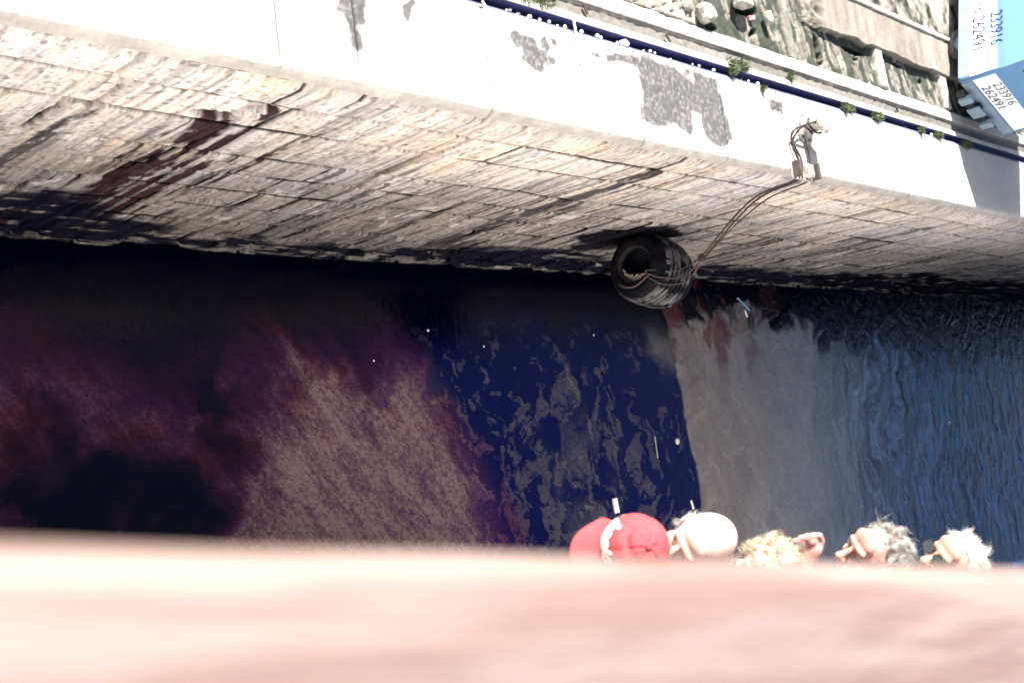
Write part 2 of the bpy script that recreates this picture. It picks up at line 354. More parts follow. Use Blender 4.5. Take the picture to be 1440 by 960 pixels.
    cj = np.concatenate([np.arange(-39.5, 5.4, 1.4), cj, np.arange(20.9, 89, 1.5)])
    k = np.clip(np.searchsorted(cj, yy), 1, len(cj)-1); dd = np.minimum(np.abs(yy-cj[k-1]), np.abs(cj[k]-yy))
    keep = (_h(np.where(np.abs(yy-cj[k-1]) < np.abs(cj[k]-yy), k-1, k)+0.0, yy*0, 7) > 0.2)
    cjt = (1-ss(0.004, 0.016, dd+0.006*(fbm(yy*20, u*20, 3, 205)-0.5)))*keep*ss(0.03, 0.3, u+0.25*(vn(yy*3, u, 206)))
    zc = ZT+noseh+nz*ss(0.0, 0.06, u)-0.02*cjt
    xc = XW-0.012-u+0.010*(fbm(yy*5, u*0, 4, 207)-0.5)*ss(0.1, 0, u)
    cc = np.zeros(yy.shape+(3,)); cc[:] = (0.44, 0.41, 0.38)
    cc *= (0.86+0.28*fbm(yy*2.2, u*2.2, 5, 208))[..., None]
    xw = XW-u
    # surviving patches of dark grout, bounded by their own broken outlines
    def patch(y0, y1, x0, x1, s, sc=3.0, th=0.5):
        yy_ = yy+0.42*(fbm(yy*2.1, xw*2.6, 5, s+50)-0.5); xq = xw+0.30*(fbm(yy*2.6, xw*2.1, 5, s+60)-0.5); a = ss(0, 0.10, yy_-y0)*ss(0, 0.10, y1-yy_)*ss(0, 0.08, x1-xq)*ss(-0.02, 0.05, xq-x0)
        return a*ss(th-0.03, th+0.09, fbm(yy*sc, xw*sc*0.8, 5, s)+0.45*a-0.32)
    pm = np.maximum.reduce([patch(9.78, 11.35, -4.08, -3.60, 211, 2.4, 0.33), patch(9.80, 10.65, -4.0, -3.25, 212, 1.7, 0.34), patch(10.80, 11.45, -3.95, -3.28, 213, 1.8, 0.36),
        patch(5.85, 6.35, -4.05, -3.62, 214, 4, 0.42), patch(5.95, 6.2, -3.8, -3.38, 214, 4, 0.42), patch(7.85, 8.55, -4.0, -3.62, 215, 5, 0.50), patch(9.0, 9.9, -4.08, -3.86, 216, 4, 0.46), patch(12.15, 12.75, -4.05, -3.82, 217, 4, 0.46), patch(6.5, 6.8, -4.0, -3.7, 218, 5, 0.52)])
    gr = 0.062+0.055*fbm(yy*22, u*22, 3, 220)
    cc = lerp(cc, np.stack([gr*1.0, gr*0.97, gr*1.03], -1), (np.clip(pm*1.15, 0, 1)*(1-0.22*ss(0.55, 0.70, fbm(yy*34, u*34, 3, 224))))[..., None])
    rust = np.exp(-(((yy-13.25)/0.33)**2+((xw+3.47)/0.05)**2))
    cc = lerp(cc, np.array([0.22, 0.16, 0.12]), (np.clip(rust*1.5*fbm(yy*9, u*9, 3, 221), 0, 1))[..., None])
    cc *= (1-0.75*cjt)[..., None]
    nose = ss(0.045, 0.012, u+0.05*(fbm(yy*7, u*7, 4, 222)-0.5))*(0.6+0.6*fbm(yy*10, u*20, 3, 223))
    cc = lerp(cc, np.array([0.16, 0.14, 0.135]), (np.clip(nose, 0, 1)*0.55)[..., None])
    lip = ss(0.94, 0.985, u); cc = lerp(cc, np.array([0.42, 0.36, 0.33]), (lip*0.4)[..., None])
    m2 = mat('coping_stone', (1, 1, 1), 0.9, 0.10, 25, 0.003, 70, attr='stone', spec=0.2)
    Pc = np.stack([xc, yy, zc], -1)-np.array(quay.location)
    sheet('coping', Yc, U, Pc, {'stone': np.clip(cc, 0, 0.9)}, m2, quay)
build_wall()

# ---- rail gutter channel behind the coping, with its kerb strips
def build_channel():
    prof = [(-4.106, -0.002), (-4.122, -0.010), (-4.142, -0.024), (-4.162, -0.042), (-4.184, -0.070), (-4.207, -0.12), (-4.234, -0.15), (-4.238, 0.002)]
    Yc = dense(5.0, 24.0, 0.05, -40, 90, 1.2)
    px = np.array([a for a, b in prof]); pz = np.array([b for a, b in prof])
    yy, i = np.meshgrid(Yc, np.arange(len(prof)), indexing='ij')
    x = px[i]+0.004*(fbm(yy*3, i*2.0, 3, 301)-0.5); z = ZT+pz[i]+0.003*(vn(yy*5, i*1.0, 302)-0.5)
    gc = lerp(np.array([0.016, 0.024, 0.11]), np.array([0.20, 0.20, 0.23]), (ss(4.0, 0.6, i+1.2*(fbm(yy*4, i*1.0, 4, 303)-0.5)))[..., None])  # near side painted pale as if sunlit, falling to navy in the depth
    m = mat('channel_iron', (1, 1, 1), 0.6, 0.35, 12, 0.002, 60, attr='stone')
    o = sheet('gutter', Yc, np.arange(len(prof)), np.stack([x, yy, z], -1), {'stone': gc}, m)
    tag(o, 'long blue-black iron rail gutter sunk between the coping and the kerb strips', 'gutter')
    # kerb: bright lip, gravelly strip, concrete strip
    X = np.array([-4.2385, -4.2395, -4.25, -4.28, -4.31, -4.325]+list(np.arange(-4.34, -4.66, -0.012)))
    yy, x = np.meshgrid(Yc2 := dense(7.0, 24.0, 0.03, -40, 90, 1.2), X, indexing='ij')
    z = ZT+0.004+0.0*x; z = np.where(x > -4.239, ZT-0.14, z)
    dip = ss(-4.315, -4.33, x)*ss(-4.455, -4.44, x); z = z-0.035*dip+0.02*dip*(fbm(yy*14, x*14, 4, 310)-0.5)
    z = z+0.006*(fbm(yy*5, x*5, 4, 311)-0.5)*ss(-4.24, -4.25, x)
    edge = ss(-4.60, -4.655, x+0.03*(fbm(yy*4, x*0, 4, 312)-0.5)*2); z = z-0.05*edge
    cc = np.zeros(yy.shape+(3,)); cc[:] = (0.42, 0.385, 0.345)
    cc *= (0.8+0.4*fbm(yy*4, x*4, 5, 313))[..., None]
    g = 0.045+0.085*fbm(yy*25, x*25, 3, 314)+0.08*fbm(yy*1.2, x*1.2, 3, 319)
    cc = lerp(cc, np.stack([g*1.08, g, g*0.9], -1), (dip*0.9)[..., None])
    cr = (1-ss(0.004, 0.012, np.abs(x+4.457+0.006*(fbm(yy*3, x*0, 3, 315)-0.5))))+(1-ss(0.004, 0.012, np.abs(x+4.62+0.02*(fbm(yy*3, x*0, 3, 316)-0.5))))*ss(0.4, 0.5, fbm(yy*2, x*0, 3, 317))
    sj = (1-ss(0.004, 0.014, np.abs(((yy+0.6) % 2.1)-1.05)))*(x < -4.46)
    cr = np.clip(cr+sj*0.8, 0, 1); cc *= (1-0.7*cr)[..., None]; z = z-0.012*cr
    m = mat('kerb_concrete', (1, 1, 1), 0.9, 0.10, 30, 0.003, 80, attr='stone', spec=0.2)
    tag(sheet('kerb_strip', Yc2, X, np.stack([x, yy, z], -1), {'stone': np.clip(cc, 0, 0.9)}, m), kind='structure')
build_channel()

# ---- the yard behind: setts, torn ground, slab strip, crane rail bed
def build_yard():
    X = np.concatenate([[-4.655, -4.658], np.arange(-4.67, -5.10, -0.014), np.arange(-5.10, -5.32, -0.0055), np.arange(-5.32, -8.0, -0.016), -8.0-np.cumsum(0.03*1.2**np.arange(45))])
    X = np.unique(np.round(np.append(X[X > -399], -400.0), 4))[::-1]; X = X[np.append(True, np.diff(X) < -0.0025)]
    Y = np.concatenate([dense(9.4, 20.5, 0.02, -300, 20.5, 1.22), dense(20.5, 24, 0.05, 20.5, 400, 1.22)[1:]])
    x, y = np.meshgrid(X, Y, indexing='ij')
    n1 = fbm(x*4, y*4, 5, 401); n2 = fbm(x*14, y*14, 4, 402)
    slabe = -5.20+0.05*(fbm(y*2.3, x*0, 5, 403)-0.5)*2
    slab = ss(0.0, 0.012, slabe-x)*ss(13.6, 14.1, y+0.6*(n1-0.5))
    z = np.full_like(x, -0.035)+0.03*(n1-0.5)+0.014*(n2-0.5)
    # setts: elongated cobbles lying slightly askew
    a = rad(20); us = (x*math.cos(a)+y*math.sin(a)); vs = (-x*math.sin(a)+y*math.cos(a))
    row = np.floor(vs/0.105); fu = ((us+0.09*(row % 2))/0.20) % 1; fv = (vs/0.105) % 1
    sd = np.minimum(np.minimum(fu, 1-fu)*0.20, np.minimum(fv, 1-fv)*0.105)+0.010*(n2-0.5)
    sett = ss(0.002, 0.020, sd)
    torn = np.clip(ss(0.30, 0.46, fbm(x*1.5, y*1.0, 5, 405)+0.22*ss(10.9, 11.8, y)-0.10*ss(17.4, 18.2, y)+0.10*ss(-4.75, -4.95, x)), 0, 1)*ss(10.6, 11.4, y)
    z += 0.022*(sett-0.5)*(1-0.8*torn)-0.035*torn
    z = lerp(z, 0.030+0.006*(fbm(x*5, y*5, 4, 407)-0.5)+0.010*(n2-0.5), slab)
    colL = np.array([0.32, 0.285, 0.25]); colD = np.array([0.042, 0.050, 0.040])
    c = np.zeros(x.shape+(3,)); c[:] = colL
    c *= (0.72+0.5*_h(row, np.floor((us+0.09*(row % 2))/0.20), 9))[..., None]
    c *= (1-0.45*(1-sett))[..., None]
    dk = colD*(0.6+0.9*fbm(x*9, y*9, 4, 410))[..., None]
    rib = fbm(us*3.5+1.5*n1, vs*9+2*fbm(x*3, y*3, 4, 413), 5, 411)
    c = lerp(c, dk, (torn*(0.35+0.65*ss(0.62, 0.50, rib))*0.97)[..., None])
    c = lerp(c, c*0.72, (ss(0.55, 0.7, n2)*0.8)[..., None])
    sc = np.zeros_like(c); sc[:] = (0.235, 0.205, 0.18); sc *= (0.55+0.8*fbm(x*2+y*0.4, y*7, 5, 412))[..., None]
    c = lerp(c, sc, slab[..., None])
    # cross sleepers in the trench
    for sy in (15.62, 17.75, 13.2, 11.0):
        s = ss(0.11, 0.095, np.abs(y-sy-0.10*(x+4.9)))*(1-slab)
        if sy < 15: s = s*0.35
        z = lerp(z, 0.006*np.ones_like(z)+0.006*(n2-0.5), s); c = lerp(c, np.array([0.40, 0.37, 0.33]), (s*0.9)[..., None])
    # pits and cracks
    def pit(cx, cy, rx, ry, dp, ang, s, jag=0.8):
        ca, sa = math.cos(ang), math.sin(ang)
        p = (x-cx)*ca+(y-cy)*sa; q = -(x-cx)*sa+(y-cy)*ca
        r = (p/rx)**2+(q/ry)**2+jag*(fbm(x*11, y*11, 4, s)-0.5)
        return (1-ss(0.7, 1.0, r))*dp
    pt = pit(-4.86, 13.93, 0.27, 0.085, 0.30, 0.12, 421)+pit(-5.08, 14.95, 0.05, 0.34, 0.14, 0, 422)+pit(-5.12, 16.3, 0.04, 0.20, 0.12, 0, 423)
    pt += pit(-5.12, 12.25, 0.12, 0.26, 0.20, 0.1, 425)+pit(-4.98, 15.0, 0.035, 0.10, 0.08, 0.3, 426)+pit(-4.98, 17.0, 0.04, 0.07, 0.10, 0.2, 427)
    pt += pit(-4.83, 12.35, 0.04, 0.12, 0.08, 0.5, 428)+pit(-6.2, 17.6, 0.05, 0.16, 0.10, 0.3, 429)+pit(-6.1, 16.9, 0.04, 0.10, 0.09, 0.1, 430)+pit(-6.35, 18.3, 0.05, 0.15, 0.10, -0.4, 431)+pit(-4.72, 11.42, 0.05, 0.13, 0.12, 0.0, 432)
    z = z-pt; c *= (1-0.55*ss(0.03, 0.1, pt))[..., None]
    # rail bed line and far rough ground
    far = ss(-5.84, -5.87, x)
    rough = np.array([0.17, 0.16, 0.14])*(0.1+1.8*ss(0.25, 0.75, fbm(x*5, y*5, 6, 440)))[..., None]
    c = lerp(c, rough, far[..., None]); z = lerp(z, 0.0+0.03*(fbm(x*6, y*6, 5, 441)-0.5), far)
    c = c*(1-0.15*ss(9, 14, -x))[..., None]
    z = z*ss(60, 30, -x)
    z[:1] = -0.10
    z[1:2] = np.minimum(z[1:2], -0.036)
    m = mat('yard_ground', (1, 1, 1), 0.92, 0.12, 26, 0.004, 70, attr='stone', spec=0.15)
    tag(sheet('ground', X, Y, np.stack([x, y, ZT+z], -1), {'stone': np.clip(c, 0, 0.9)}, m), kind='structure')
build_yard()
#MORE
def crane_rail():
    bm = bmesh.new()
    Yr = np.concatenate([np.arange(-20, 11, 2.0), np.arange(11, 20.5, 0.05), np.arange(22, 80, 3.0)])
    prof = [(-5.755, -0.02), (-5.758, 0.050), (-5.765, 0.058), (-5.80, 0.060), (-5.825, 0.056), (-5.832, 0.045), (-5.835, -0.02)]
    rr = [[bm.verts.new((p[0]+0.004*mnoise.noise(Vector((y*2, 0, 0))), y, ZT+p[1]+0.004*mnoise.noise(Vector((y*3, 5, p[0]*20))))) for p in prof] for y in Yr]
    for a, b in zip(rr[:-1], rr[1:]):
        for k in range(len(prof)-1): bm.faces.new((a[k], a[k+1], b[k+1], b[k]))
    tag(obj('crane_rail', bm, mat('rail_steel', (0.36, 0.32, 0.29), 0.6, 0.3, 10, 0.002, 40)), 'straight pale crane rail crossing the yard behind the trench and passing under the van', 'rail')
crane_rail()

# ================================================================== SHIP (the photographer leans over its upper rail)
SU = Vector((0.148, 0.989, 0)).normalized(); SN = Vector((0.989, -0.148, 0)).normalized()
def ship_pt(t, s, z): return SN*t + SU*s + Vector((0, 0, z))
SHIP = Matrix(((SU.x, -SN.x, 0, 0), (SU.y, -SN.y, 0, 0), (0, 0, 1, 0), (0, 0, 0, 1)))   # local x along, y outboard, z up
ship = empty('passenger_ship', (0, 0, 0)); ship.matrix_world = SHIP
tag(ship, 'passenger ship with a sunlit pinkish handrail running blurred along the foot of the picture', 'ship')
M_white = mat('ship_white', (0.80, 0.79, 0.76), 0.35, 0.05, 2, 0.001, 20)
M_deck = mat('deck_planks', (0.34, 0.24, 0.16), 0.7, 0.25, 6, 0.002, 30, stretch=(0.4, 8, 8))
M_hullb = mat('hull_band', (0.05, 0.07, 0.14), 0.4, 0.1, 3)
M_rail = mat('rail_wood', (0.180, 0.115, 0.102), 0.50, 0.16, 1.0, 0.002, 4, col2=(0.235, 0.175, 0.157), spec=0.6, stretch=(5, 55, 55))
M_glass = mat('dark_glass', (0.02, 0.025, 0.03), 0.08, 0.0, 2)
M_black = mat('black_rubber', (0.012, 0.012, 0.014), 0.55, 0.3, 20, 0.001, 80)
def ship_part(name, bm, m, parent=ship, smooth=False): return obj(name, bm, m, parent, smooth)
# hull: plan outline lofted between keel line and sheer
bm = bmesh.new()
plan = [(-34, -0.3), (-34, -9), (8, -9), (15, -7.2), (19.5, -4.2), (21.5, -1.9), (19.0, -0.9), (14, -0.35), (9, -0.04), (4, -0.0), (-10, -0.0), (-26, -0.05)]
lv = [(-1.0, 0.0), (0.6, 0.0), (0.602, 0.0), (5.0, 0.0), (8.5, 0.0)]
rings = [[bm.verts.new((x, y, z)) for x, y in plan] for z, k in lv]
for a, b in zip(rings[:-1], rings[1:]):
    for k in range(len(plan)): bm.faces.new((a[k], a[(k+1) % len(plan)], b[(k+1) % len(plan)], b[k]))
h = ship_part('hull', bm, M_white); h.data.materials.append(M_hullb)
for f in h.data.polygons:
    if f.center.z < 0.61: f.material_index = 1
bm = bmesh.new(); box(bm, (-8, -4.6, 8.46), (50, 8.6, 0.08)); ship_part('lower_deck', bm, M_deck)
bm = bmesh.new(); box(bm, (-10, -0.05, 8.92), (47, 0.08, 0.96)); ship_part('lower_bulwark', bm, M_white)
bm = bmesh.new(); box(bm, (-10, -0.03, 9.43), (47, 0.17, 0.05), bevel=0.018); ship_part('lower_handrail', bm, M_rail)
bm = bmesh.new(); box(bm, (-12, -4.9, 10.55), (36, 8.4, 0.10)); ship_part('upper_deck', bm, M_deck)
bm = bmesh.new(); box(bm, (-10, -5.5, 9.45), (30, 5.2, 2.0)); sal = ship_part('saloon', bm, M_white)
for k in range(12):
    bm = bmesh.new(); box(bm, (-22+k*2.2, -2.895, 9.75), (1.2, 0.03, 0.8), bevel=0.01); ship_part('window', bm, M_glass, sal)
for k in range(10):
    bm = bmesh.new(); tube(bm, [(-26+k*3.5, -0.72, 8.5), (-26+k*3.5, -0.72, 10.5)], 0.03, 10); ship_part('pillar', bm, M_white, smooth=True)
bm = bmesh.new(); box(bm, (-12, -0.085, 11.09), (36, 0.07, 1.0)); ship_part('upper_bulwark', bm, M_white)
# broad capping of the upper rail, edges rounded, worn
bm = bmesh.new()
prof = [(0.021, -0.055), (0.024, -0.040), (0.024, -0.018), (0.021, -0.009), (0.016, -0.003), (0.010, 0.0), (-0.02, 0.003), (-0.06, 0.005), (-0.10, 0.005), (-0.15, 0.003), (-0.19, 0.0), (-0.205, -0.006), (-0.212, -0.018), (-0.212, -0.055)]
xs = np.concatenate([np.arange(-29, -1, 1.0), np.arange(-1, 3, 0.02), np.arange(3, 6.1, 0.5)])
rr = [[bm.verts.new((float(x), p[0]+0.0012*(mnoise.noise(Vector((x*6, p[0]*9, 0))))*(1 if p[0] > 0 else 0), 11.65+p[1]+0.0015*mnoise.noise(Vector((x*7, p[0]*25, 3))))) for p in prof] for x in xs]
for a, b in zip(rr[:-1], rr[1:]):
    for k in range(len(prof)-1): bm.faces.new((a[k], a[k+1], b[k+1], b[k]))
    bm.faces.new((a[-1], a[0], b[0], b[-1]))
ship_part('upper_handrail', bm, M_rail, smooth=True)

# ================================================================== MOORING GEAR
M_iron = mat('painted_iron', (0.45, 0.42, 0.38), 0.55, 0.2, 12, 0.002, 50, col2=(0.22, 0.19, 0.17))
M_rust = mat('rusty_iron', (0.06, 0.045, 0.040), 0.8, 0.4, 15, 0.004, 60)
M_rope = mat('old_rope', (0.032, 0.022, 0.017), 0.9, 0.5, 60, 0.004, 160)
BX, BY = -3.73, 13.10
bol = empty('mooring_bollard', (BX, BY, ZT))
tag(bol, 'white-painted iron bollard with a mushroom head and rope turned round it on the quay coping', 'bollard')
bm = bmesh.new(); lathe(bm, [(0.0, 0.0), (0.19, 0.0), (0.19, 0.022), (0.175, 0.03), (0.10, 0.045), (0.082, 0.08), (0.078, 0.20), (0.084, 0.24), (0.0, 0.24)], seg=40); obj('post', bm, M_iron, bol, True)
bm = bmesh.new(); lathe(bm, [(0.0, 0.232), (0.105, 0.236), (0.135, 0.252), (0.14, 0.268), (0.125, 0.288), (0.08, 0.305), (0.03, 0.312), (0.0, 0.313)], seg=40); obj('head', bm, M_iron, bol, True)
for k in range(6):
    bm = bmesh.new(); a = k*math.pi/3+0.3; box(bm, (0.155*math.cos(a), 0.155*math.sin(a), 0.034), (0.028, 0.028, 0.02), bevel=0.005); obj('bolt', bm, M_rust, bol)
# fairlead cheeks on the edge
fl = empty('rope_fairlead', (-3.17, 12.86, ZT)); tag(fl, 'small worn iron fairlead with two cheeks on the coping edge where the ropes go over', 'fairlead')
bm = bmesh.new(); box(bm, (0.0, 0, 0.012), (0.22, 0.50, 0.022), bevel=0.006); obj('base_plate', bm, M_iron, fl)
for sy in (-0.215, 0.225):
    bm = bmesh.new(); box(bm, (0.0, sy, 0.075), (0.20, 0.045, 0.12), bevel=0.015); obj('cheek', bm, M_rust, fl)
bm = bmesh.new(); box(bm, (0.0, 0.10, 0.06), (0.16, 0.13, 0.08), bevel=0.02); obj('chafe_block', bm, M_iron, fl)

TC = Vector((-2.61, 13.68, 2.32)); TR = 0.50; TW = 0.98
ty = empty('tyre_fender', (TC.x, TC.y, TC.z))
tag(ty, 'big worn black tyre fender with a ribbed tread hanging on ropes against the quay wall', 'tyre')
T = Matrix.Rotation(rad(-9), 4, 'Z') @ Matrix.Rotation(rad(-6), 4, 'X')
M_tyre = mat('worn_tyre', (0.002, 0.002, 0.004), 0.6, 0.4, 7, 0.005, 35, col2=(0.007, 0.006, 0.009), spec=0.05)
M_bore_lit = mat('bore_lit_pale', (0.30, 0.26, 0.22), 0.9, 0.4, 14, 0.006, 40)  # pale tone standing for light on the inside of the tyre
pr = []
hw = TW/2
pr += [(0.245, -hw+0.10), (0.250, -hw+0.04), (0.275, -hw+0.01), (0.32, -hw), (0.38, -hw+0.015), (0.43, -hw+0.06), (0.465, -hw+0.13)]
nrib = 6; t0, t1 = -hw+0.20, hw-0.20; rw_ = (t1-t0)/nrib
for k in range(nrib):
    a = t0+k*rw_; cr = TR-0.035*abs((a+rw_/2)/hw)**2
    pr += [(cr-0.005, a+0.010), (cr, a+0.02), (cr, a+rw_-0.032), (cr-0.005, a+rw_-0.022), (cr-0.042, a+rw_-0.018), (cr-0.042, a+rw_+0.004)]
pr += [(0.465, hw-0.13), (0.43, hw-0.06), (0.38, hw-0.015), (0.32, hw), (0.275, hw-0.01), (0.250, hw-0.04), (0.245, hw-0.10)]
pr += [(0.30, hw-0.13), (0.385, hw-0.20), (0.41, 0.1), (0.41, -0.1), (0.385, -hw+0.20), (0.30, -hw+0.13), (0.245, -hw+0.10)]
bm = bmesh.new(); lathe(bm, pr, 'Y', 96)
for v in bm.verts:
    q = v.co.copy(); r_ = math.hypot(q.x, q.z)
    sag = 1+0.05*mnoise.noise(Vector((q.x*2, q.y*2, q.z*2)))+0.012*mnoise.noise(q*14)
    if r_ > 0.44 and int((math.atan2(q.z, q.x)+math.pi)/(2*math.pi)*96) % 4 == 0: sag -= 0.012
    v.co = T @ Vector((q.x*sag, q.y, q.z*sag*0.97))
tro = obj('tread', bm, M_tyre, ty, False)
M_ribtop = mat('pale_rib_tops', (0.003, 0.003, 0.006), 0.9, 0.4, 4.5, 0.004, 40, col2=(0.105, 0.098, 0.100), spec=0.1); tro.data.materials.append(M_ribtop)  # rib tops mottled black and pale grey
Ti = T.inverted()
for p_ in tro.data.polygons:
    q = Ti @ p_.center
    if math.hypot(q.x, q.z) > 0.455: p_.material_index = 1
# inner bead ring and an added pale shell painting the lit crescent in the bore
bm = bmesh.new(); lathe(bm, [(0.238, -hw+0.10), (0.232, -hw+0.06), (0.240, -hw+0.03), (0.262, -hw+0.012), (0.266, -hw+0.03), (0.25, -hw+0.06), (0.238, -hw+0.10)], 'Y', 64)
for v in bm.verts: v.co = T @ v.co
obj('bead', bm, mat('bead_rubber', (0.02, 0.014, 0.014), 0.7, 0.4, 20, 0.002, 60, spec=0.15), ty, True)
bm = bmesh.new()
for i in range(24):
    for j in range(14):
        a = rad(-80+i*6.0); y = -hw+0.06+j*0.045
        rr_ = (0.25 if j < 2 else 0.33+0.05*min(1, (j-2)/3))-0.02-0.10*(0.5+0.8*mnoise.noise(Vector((i*0.4, j*0.5, 0))))*math.sin(math.pi*i/23)
        bm.verts.new(T @ Vector((rr_*math.cos(a), y, rr_*math.sin(a))))
bm.verts.ensure_lookup_table()
for i in range(23):
    for j in range(13): bm.faces.new([bm.verts[k] for k in (i*14+j, (i+1)*14+j, (i+1)*14+j+1, i*14+j+1)])
mo = obj('lit_crescent', bm, M_bore_lit, ty, True)
sm_ = mo.modifiers.new('thick', 'SOLIDIFY'); sm_.thickness = 0.02

def rope(name, pts, r, label, parent=None, m=M_rope):
    bm = bmesh.new(); P = spline(pts, 8)
    acc = 0; rads = []
    for i, p in enumerate(P):
        if i: acc += (P[i]-P[i-1]).length
        rads.append(r*(1+0.12*math.sin(acc*60)+0.1*mnoise.noise(p*5)))
    tube(bm, P, r, 7, rads)
    o = obj(name, bm, m, parent, True)
    if label: tag(o, label, 'rope')
    return o
ring = lambda z, r, n, ph=0: [(BX+r*math.cos(a), BY+r*math.sin(a), ZT+z+0.012*math.sin(a*1.3)) for a in [ph+2*math.pi*k/n for k in range(n)]]
knot = TC+Vector((-0.02, 0.10, 0.78))
over = lambda y: [(-3.30, y, ZT+0.045), (-3.14, y, ZT+0.03), (-3.07, y+0.01, ZT-0.06)]
turn = [(BX+0.105*math.cos(a), BY+0.105*math.sin(a), ZT+0.10+0.020*k) for k, a in enumerate([rad(200+40*i) for i in range(8)])]
rope('fender_rope', turn+[(-3.66, 12.72, ZT+0.12), (-3.56, 12.66, ZT+0.05), (-3.42, 12.71, ZT+0.04)]+over(12.76)+[(-3.03, 13.02, 4.4), knot+Vector((-0.02, -0.04, 0.03))], 0.013, 'thick brown rope turned round the bollard and led over the fairlead to the tyre')
rope('fender_rope', [(BX+0.10, BY-0.03, ZT+0.12), (BX+0.02, BY-0.17, ZT+0.10), (-3.63, 12.76, ZT+0.09), (-3.52, 12.72, ZT+0.03), (-3.40, 12.79, ZT+0.035)]+over(12.83)+[(-3.02, 13.08, 4.42), knot+Vector((0.0, 0.0, 0.02))], 0.012, 'second brown rope running beside the thick one down the wall to the tyre')
rope('fender_rope', [(-3.60, 13.02, ZT+0.03), (-3.45, 13.04, ZT+0.04)]+over(13.04)+[(-3.03, 13.14, 4.6), (-2.86, 13.50, 3.8), knot+Vector((0.02, 0.03, 0.0))], 0.009, 'slack thin rope bowing down the wall from the right side of the fairlead')
bm = bmesh.new(); bmesh.ops.create_icosphere(bm, subdivisions=3, radius=0.055)
for v in bm.verts: v.co = v.co*(1+0.35*mnoise.noise(v.co*30))+knot-TC
obj('knot', bm, M_rope, ty, True)
bm = bmesh.new()
def tw(p): return T @ Vector(p)
for ph, rr_ in ((0.0, 0.009), (0.09, 0.007), (-0.10, 0.007)):
    kk = knot-TC
    loop = [kk, tw((0.10+ph, 0.10, 0.53)), tw((0.22+ph, -0.15, 0.46)), tw((0.25+ph, -0.42, 0.36)), tw((0.20+ph*0.5, -0.52, 0.24)), tw((0.16+ph*0.5, -0.42, 0.16)), tw((0.10, -0.1, 0.26)), tw((0.05, 0.3, 0.26)), tw((0.02, 0.52, 0.30)), tw((0.05, 0.48, 0.44)), tw((0.06, 0.25, 0.55)), kk]
    tube(bm, spline(loop, 8), rr_, 7)
tube(bm, spline([tw((0.20, -0.50, 0.25)), tw((0.34, -0.54, 0.05)), tw((0.33, -0.545, -0.12)), tw((0.27, -0.53, -0.22))], 8), 0.012, 7)
obj('lashing', bm, mat('lashing_rope', (0.07, 0.04, 0.045), 0.9, 0.6, 40, 0.003, 150), ty, True)

# ================================================================== PARKED VEHICLE
VM = Matrix.Translation((-4.99, 17.64, ZT)) @ Matrix.Rotation(rad(-23), 4, 'Z')      # local x towards its rear end, y away from its near side
van = empty('parked_van', (0, 0, 0)); van.matrix_world = VM
tag(van, 'pale blue van with a white band and phone numbers parked across the quay', 'van')
M_blue = mat('van_blue', (0.10, 0.22, 0.40), 0.35, 0.06, 1.5, 0.0, coat=0.4)
M_vw = mat('van_white', (0.80, 0.80, 0.79), 0.4, 0.04, 2)
M_sill = mat('van_sill', (0.20, 0.26, 0.35), 0.5, 0.12, 5)
M_letter = mat('letter_navy', (0.012, 0.016, 0.10), 0.5, 0.1, 5)
M_steel = mat('steel_grey', (0.20, 0.28, 0.34), 0.45, 0.1, 6)
def vp(name, bm, m, parent=van, smooth=False): return obj(name, bm, m, parent, smooth)
L_, W_, H_ = 4.3, 1.66, 1.62
def side_profile(): return [(0, 0.24), (0.0, 0.95), (-0.06, 1.60), (-0.22, H_-0.02), (-0.5, H_), (-2.9, H_-0.02), (-3.15, H_-0.14), (-3.62, 1.14), (-4.15, 0.98), (-4.28, 0.85), (-4.3, 0.24)]
bm = bmesh.new(); a = []; b = []
for x, z in side_profile():
    tuck = 0.0 if z < 1.0 else 0.10*(z-1.0)/0.78
    a.append(bm.verts.new((x, tuck, z))); b.append(bm.verts.new((x, W_-tuck, z)))
bm.faces.new(a); bm.faces.new(b[::-1])
for k in range(len(a)): bm.faces.new((a[k], b[k], b[(k+1) % len(a)], a[(k+1) % len(a)]))
bmesh.ops.bevel(bm, geom=bm.edges[:], offset=0.035, segments=3, affect='EDGES')
body = vp('body', bm, M_blue)
bm = bmesh.new(); box(bm, (-2.1, 0.012, 0.325), (4.1, 0.03, 0.17), bevel=0.01); vp('sill', bm, M_sill)
bm = bmesh.new(); box(bm, (-2.1, -0.0005, 0.555), (4.16, 0.012, 0.265), bevel=0.003); vp('white_band', bm, M_vw)
bm = bmesh.new(); box(bm, (-2.1, 0.0, 0.775), (4.16, 0.008, 0.13), bevel=0.002); vp('pale_band', bm, mat('van_pale_blue', (0.33, 0.52, 0.68), 0.4, 0.05, 3))
bm = bmesh.new(); box(bm, (-2.1, 0.0, 0.697), (4.16, 0.016, 0.014)); vp('rubbing_strip', bm, M_sill)
bm = bmesh.new(); box(bm, (0.0005, 0.83, 0.60), (0.012, 1.50, 0.34), bevel=0.003); vp('rear_band', bm, M_vw)
bm = bmesh.new(); box(bm, (0.004, 0.83, 0.335), (0.03, 1.5, 0.16), bevel=0.01); vp('rear_skirt', bm, M_sill)
for (x0, x1) in ((-2.95, -1.9),):
    bm = bmesh.new(); vs = [bm.verts.new(p) for p in ((x0, 0.014, 1.17), (x1, 0.014, 1.17), (x1-0.04, 0.050, 1.46), (x0+0.04, 0.050, 1.46))]
    bm.faces.new(vs); r = bmesh.ops.extrude_face_region(bm, geom=bm.faces[:]); [setattr(v, 'co', v.co+Vector((0, -0.012, 0))) for v in r['geom'] if isinstance(v, bmesh.types.BMVert)]
    vp('window', bm, M_glass)
bm = bmesh.new(); box(bm, (-0.018, 0.83, 1.28), (0.02, 1.2, 0.36), None, 0.008); vp('rear_window', bm, M_glass)
